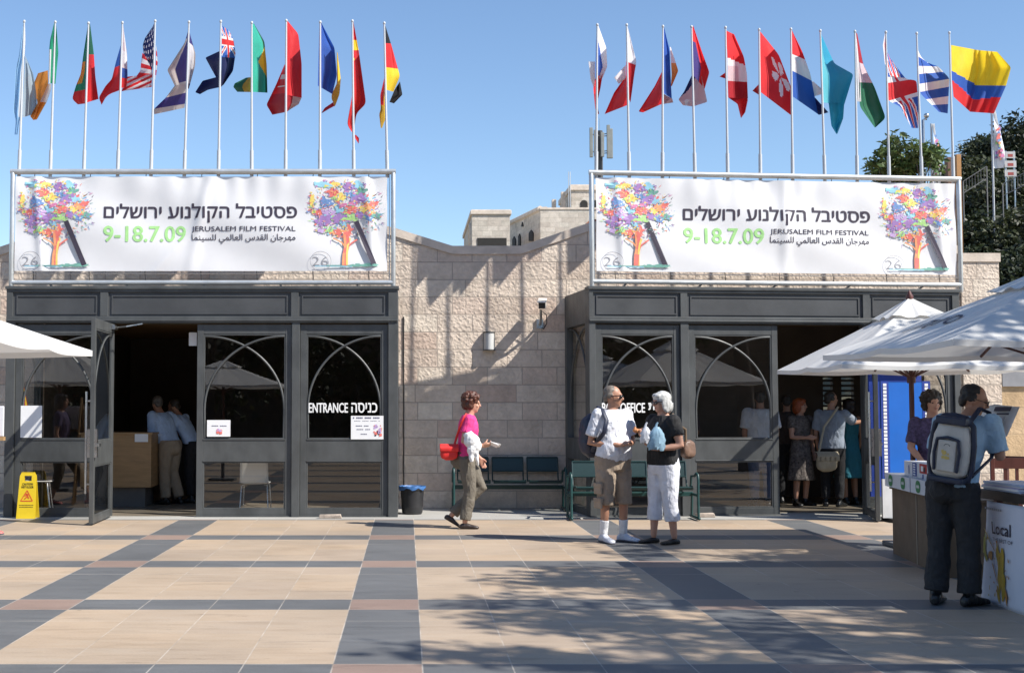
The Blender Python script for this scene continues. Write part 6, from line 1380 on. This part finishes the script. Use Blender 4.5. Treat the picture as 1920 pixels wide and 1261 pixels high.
bg_tree(1665, 325, 27.5, .5, .18, 'low sprig of light green foliage peeping over the banner frame', TAN_, 14, 60, .028, .16, 32, .2, limbs=10, shell=.3, trunk=.05)
bg_tree(1868, 300, 36, .9, .65, 'dark conifer at the top of the slope behind the feather banner', PINE, 60, 170, .03, .16, 33, .38)
bg_tree(1925, 330, 35, .9, 1.5, 'tall dark tree cut off by the right edge of the picture', PINE, 50, 170, .035, .17, 34, .5)
for (k, (u, v, Y, rx, rz, lab, col)) in enumerate(((1835, 400, 33, 1.1, .9, 'dense dark bush touching the right end of the banner frame', PINE), (1890, 400, 32, 1.2, .8, 'dense dry green bush under the hillside railing', BUSH), (1850, 460, 31, 1.1, .9, 'dark bush low on the slope above the stone pier', PINE),
        (1915, 470, 30, 1.2, .9, 'dark mottled bush at the right edge above the big parasol', BUSH), (1880, 540, 29, 1.1, .9, 'dark bush half hidden by the big parasol ridge', PINE), (1825, 345, 34, .9, .5, 'small rounded bush below the orange post', BUSH), (1800, 470, 32, .9, .9, 'dark bush seen through the end of the banner frame', PINE), (1925, 560, 28, .9, .8, 'dark bush behind the far tan wall', PINE))):
    bg_tree(u, v, Y, rx, rz, lab, col, 70, 150, .038, .14, 50 + k, .36, 'bush', 'bush', 'bushes covering the slope')
# unseen trees added behind the camera to keep bright sky out of the glass
q = random.Random(99)
TL = ['tree with a wide dark crown behind the camera, mirrored in the left glass', 'tall dark tree behind the camera, left of centre', 'bushy dark tree behind the camera at the middle', 'dark tree behind the camera, right of centre', 'broad dark tree behind the camera, mirrored in the box office glass', 'dark tree behind the camera to the far right', 'dark tree behind the camera to the far left']
for k, x in enumerate((-13, -7.5, -2, 3.5, 9, 15, -19)):
    tree((x, -12 - 2 * (k % 2), 0), (x, -12 - 2 * (k % 2), 4.2), (3.6, 2.2, 3.9), TL[k], ('grove', (0.028, 0.040, 0.016)), 60, 42, .13, .42, 70 + k, 1.2, 'grove of trees opposite the building', .2, 8)

t = thing('retaining_wall', (0, -21, 0), 'high dark stone retaining wall behind the grove opposite the building', 'wall')  # added so the panes mirror dark stone, not bright sky
b = MB(); b.box(-40, 40, -22, -21, 0, 7.5); b.build('wall', stone_mat('dark_wall_stone', [(0, (.16, .13, .10)), (1, (.22, .18, .14))], 1.0, .4), t); b = MB(); b.box(-40, 40, -22.1, -20.9, 7.502, 7.7); b.build('coping', COPE, t)

# ================================================================ behind the building
def hillbox(name): pass
tm_ = stone_mat('far_limestone', [(0.0, (0.50, 0.46, 0.40)), (.3, (0.68, 0.64, 0.57)), (.6, (0.56, 0.51, 0.45)), (1, (0.72, 0.67, 0.60))], 0.7, .36, 1.6, (0.40, 0.35, 0.28))
DARKO = M('dark_opening', (0.02, 0.018, 0.016), .8)
YT = 90.0
def pz(u, v, Y): p_ = P(u, v, Y); return p_.x, p_.z
def tower(u0, u1, vt, Y, depth, label, windows=(), cornice=(8, 3), name='stone_tower', base_v=480, uf=None):
    x0, zt_ = pz(u0, vt, Y); x1, _ = pz(u1, vt, Y); t = thing(name, (x0, Y, 0), label, 'building', 'old stone buildings on the skyline')
    zc = pz(u0, vt + cornice[0], Y)[1]; e = cornice[1] / F * Y
    b = MB(); b.box(x0, x1, Y, Y + depth, 0, zc); b.build('wall', tm_, t)
    b = MB(); b.box(x0 - e, x1 + e, Y - e, Y + depth + e, zc + .002, zt_ - e * .4); b.box(x0 - e * .4, x1 + e * .4, Y - e * .4, Y + depth + e * .4, zt_ - e * .4 + .002, zt_); b.build('cornice', COPE, t, bevel=.05)
    for (ua, ub, va, vb, arch) in windows:
        xa, za_ = pz(ua, va, Y - .05); xb, zb_ = pz(ub, vb, Y - .05); b = MB(); r = (xb - xa) / 2
        poly = [(xa, zb_), (xb, zb_)] + ([(xa + r + r * math.cos(math.pi * k / 10), za_ - r + r * math.sin(math.pi * k / 10)) for k in range(11)] if arch else [(xb, za_), (xa, za_)])
        b.prism(poly, Y - .05, Y + .01); b.build('window', DARKO, t)
    return t, x0, x1, zt_
t1, x0, x1, zt1 = tower(885, 956, 393, 90, 13, 'squat old stone tower with a heavy cornice above the dip of the parapet', [(895, 950, 446, 466, 0)], (9, 3))
# its arched window on the shaded side
b = MB(); b.tube([(x0 - .02, 92.4 + 1.0 * math.cos(a_), zt1 - 2.2 + 1.5 * math.sin(a_)) for a_ in [math.pi * k / 8 for k in range(9)]], .12, 6); b.build('arch_moulding', COPE, t1)
t2, xa, xb, zt2_ = tower(1013, 1135, 389, 96, 3, 'long plain stone block with a sloping shaded flank behind the parapet', [], (4, 1.5))
f0 = P(1013, 391, 96.05); f1 = P(904, 443, 118); fd = V(f1.x - f0.x, f1.y - f0.y, 0).normalized(); fn_ = V(-fd.y, fd.x, 0)
if fn_.y < 0: fn_ = -fn_
b = MB(); q0 = V(f0.x, f0.y, 0); q1 = V(f1.x, f1.y, 0)
rr_ = [q0, q1, V(q1.x, q1.y, f1.z), V(q0.x, q0.y, f0.z)]
b.loft([rr_, [p_ + fn_ * 4 for p_ in rr_]]); b.build('wall', tm_, t2)
b = MB(); b.tube([V(f0.x, f0.y, f0.z), V(f1.x, f1.y, f1.z)], .22, 6); b.build('coping', COPE, t2)
b = MB()
def onflank(u, v):
    d_ = ray(u, v); c_ = V(0, 0, CH); tt = (q0 - c_).dot(fn_) / d_.dot(fn_); return c_ + d_ * tt
for (ua, ub, va, vb) in ((993, 1001, 431, 452), (962, 968, 443, 462), (973, 977, 438, 462), (979, 982, 416, 425)):
    b = MB(); pl = [onflank(ua, vb), onflank(ub, vb), onflank(ub, va + 6), onflank((ua + ub) / 2, va), onflank(ua, va + 6)]; b.loft([[p_ - fn_ * .08 for p_ in pl], [p_ + fn_ * .02 for p_ in pl]]); b.build('window', DARKO, t2)
t3, xa3, xb3, zt3 = tower(1071, 1150, 346, 120, 9, 'distant stone tower with an arched window beside the right banner', [(1088, 1102, 375, 395, 1), (1110, 1122, 375, 395, 1)], (11, 3))
b = MB()
for k in range(3): xx = xa3 - .6 - .75 * k; b.box(xx - .18, xx + .18, 121 + k, 121.7 + k, 0, zt3 - .5 - .55 * k)
b.build('buttress', COPE, t3)
b = MB()
for u in (1066, 1069): xx, zz = pz(u, 322, 119); b.tube([(xx, 119, zt3 - 3), (xx, 119, zz)], .035, 6)
tag(b.build('aerial', POLE, None), 'pair of thin white aerials beside the distant tower', 'aerial')
# telecom mast
Ym_ = 45.0; mx, mz = pz(1125, 240, Ym_); _, mb0 = pz(1125, 330, Ym_)
t = thing('telecom_mast', (mx, Ym_, 0), 'telecom mast with grey panel antennas rising behind the right banner', 'mast')
b = MB(); b.tube([(mx, Ym_, 0), (mx, Ym_, mz - .1)], .09, 8); b.build('pole', M('mast_iron', (.07, .07, .07), .6), t)
for (u, v0, v1) in ((1106, 243, 298), (1114, 247, 296), (1127, 252, 297), (1138, 238, 300), (1143, 245, 300)):
    xx, za_ = pz(u, v0, Ym_); _, zb_ = pz(u, v1, Ym_); b = MB(); b.box(xx - .055, xx + .055, Ym_ - .35, Ym_ - .25, zb_, za_); b.tube([(xx, Ym_ - .25, (za_ + zb_) / 2 + .3), (mx, Ym_, (za_ + zb_) / 2 + .3)], .02, 5); b.tube([(xx, Ym_ - .25, (za_ + zb_) / 2 - .3), (mx, Ym_, (za_ + zb_) / 2 - .3)], .02, 5); b.build('antenna', M('antenna_grey', (.24, .25, .23), .5), t, bevel=.01)
b = MB(); xx, za_ = pz(1124, 222, Ym_); b.tube([(xx, Ym_, mz - .3), (xx, Ym_, za_)], .012, 5); b.build('whip', STEEL, t)
# feather banners, globe lamp, posts and rail on the slope
def feather(u0, ut, vt, vb, Y, w, label):
    x, z1 = pz(u0, vt, Y); _, z0 = pz(u0, vb, Y); t = thing('feather_banner', (x, Y, 0), label, 'banner', 'tall white feather banners')
    b = MB(); b.tube([(x, Y, 0), (x, Y, z1)], .022, 6); b.build('pole', POLE, t)
    b = MB(); b.grid(lambda s, q_: V(x + .025 + w * s * min(1, .35 + 2.2 * (1 - q_) if q_ > .7 else 1.0) * (.85 + .15 * math.sin(q_ * 5)), Y + .06 * math.sin(s * 4 + q_ * 6), z0 + (z1 - z0) * q_), 6, 24); o = b.build('sail', VINYL, t, smooth=180)
    b = MB(); q_ = random.Random(int(u0))
    for k in range(34):
        s_, f = q_.uniform(.25, .75), q_.uniform(.15, .8); xx = x + .025 + w * s_; zz = z0 + (z1 - z0) * f; e = q_.uniform(.015, .05); yy = Y + .06 * math.sin(s_ * 4 + f * 6) - .012 - k * .0004
        b.quad((xx - e, yy, zz - e), (xx + e, yy, zz - e * .5), (xx + e * .7, yy, zz + e), (xx - e * .8, yy, zz + e * .8), q_.choice([2, 3, 5, 6, 7, 8, 10]))
    b.build('tree_picture', INKS, t)
feather(1859, 0, 208, 315, 30, .24, 'white feather banner hanging beside the yellow, blue and red flag')
feather(1746, 0, 232, 345, 28, .15, 'narrow white feather banner rising between two flagpoles')
Yg = 29.0; gx, gz = pz(1737, 217, Yg); t = thing('globe_lamp', (gx - .08, Yg, 0), 'globe lamp on a thin post between the flagpoles', 'lamp')
b = MB(); b.tube([(gx - .08, Yg, 0), (gx - .08, Yg, gz - .1), (gx, Yg, gz - .07)], .03, 8); b.build('post', STEEL, t, smooth=60); b = MB(); b.ell((gx, Yg, gz), (.06, .06, .055), 14, 10); b.build('globe', STEEL, t, smooth=180)
bx, bz = pz(1796, 290, 29.5); b = MB(); b.box(bx - .05, bx + .05, 29.45, 29.55, 0, bz); tag(b.build('timber_post', M('orange_timber', (.40, .20, .07), .7), None), 'orange brown timber post behind the end of the right banner', 'post')
bx, bz = pz(1783, 296, 31); b = MB(); b.box(bx - .12, bx + .12, 30.9, 31.1, 0, bz); tag(b.build('gate_pillar', M('brown_render', (.16, .09, .06), .8), None), 'square brown pillar left of the timber post', 'pillar')
t = thing('hillside_sign', (*[pz(1893, 300, 31)[0]], 31, 0), 'small white and red boards on posts at the top of the slope', 'sign'); xs, zs = pz(1893, 283, 31)
for (z, w_) in ((-.02, .24), (-.24, .28), (-.46, .28)): b = MB(); b.box(xs - w_ / 2, xs + w_ / 2, 30.97, 30.99, zs + z - .16, zs + z); b.quad((xs - w_ / 4, 30.968, zs + z - .13), (xs + w_ / 4, 30.968, zs + z - .13), (xs + w_ / 4, 30.968, zs + z - .06), (xs - w_ / 4, 30.968, zs + z - .06), 1); b.build('board', [M('sign_grey', (.45, .44, .43), .6), M('dull_red', (.30, .05, .04), .6)], t)
for d_ in (-.1, .1): b = MB(); b.tube([(xs + d_, 31.0, 0), (xs + d_, 31.0, zs)], .02, 6); b.build('post', STEEL, t)
b = MB(); pr = [P(1806, 340, 30.6), P(1850, 312, 30.6), P(1880, 345, 30.2), P(1925, 322, 30)]
for dz in (0, -.28): b.tube([p_ + V(0, 0, dz) for p_ in pr[:2]], .010, 5); b.tube([p_ + V(0, 0, dz) for p_ in pr[2:]], .010, 5)
for (p0, p1) in ((pr[0], pr[1]), (pr[2], pr[3])):
    for k in range(9): p_ = p0.lerp(p1, k / 8); b.tube([p_, p_ + V(0, 0, -.28)], .005, 4)
    for p_ in (p0, p1): b.tube([p_, V(p_.x, p_.y, max(0, hz(p_.x, p_.y)))], .016, 5)
tag(b.build('railing', M('dull_iron', (.16, .16, .16), .6), None), 'thin metal stair railing climbing the bushy slope', 'railing')
# tan wall beyond the plaza at the right edge
TANW = stone_mat('tan_wall_stone', [(0, (.52, .38, .23)), (.5, (.60, .45, .29)), (1, (.55, .41, .26))], 1.2, .5, .5, (.42, .31, .2))
xw, _ = pz(1872, 760, 24); t = thing('far_wall', (xw, 24, 0), 'tan stone wall crossing behind the stall at the right edge', 'wall')
b = MB(); b.box(xw - 1.0, xw + 12, 24, 24.4, 0, 2.9); b.build('wall', TANW, t); b = MB(); b.box(xw - 1.03, xw + 12, 23.96, 24.44, 2.902, 3.0); b.build('coping', COPE, t)
xa, za_ = pz(1878, 640, 23.95); xb, zb_ = pz(1990, 724, 23.95); t = thing('wall_poster', ((xa + xb) / 2, 23.95, zb_), 'large grey poster panel on the upper part of the tan wall', 'poster')
b = MB(); b.box(xa, xb, 23.95, 23.99, zb_, za_); b.build('sheet', M('poster_grey', (.26, .26, .27), .6, .15, 2.0), t)  # plain grey slab over the upper part of the wall
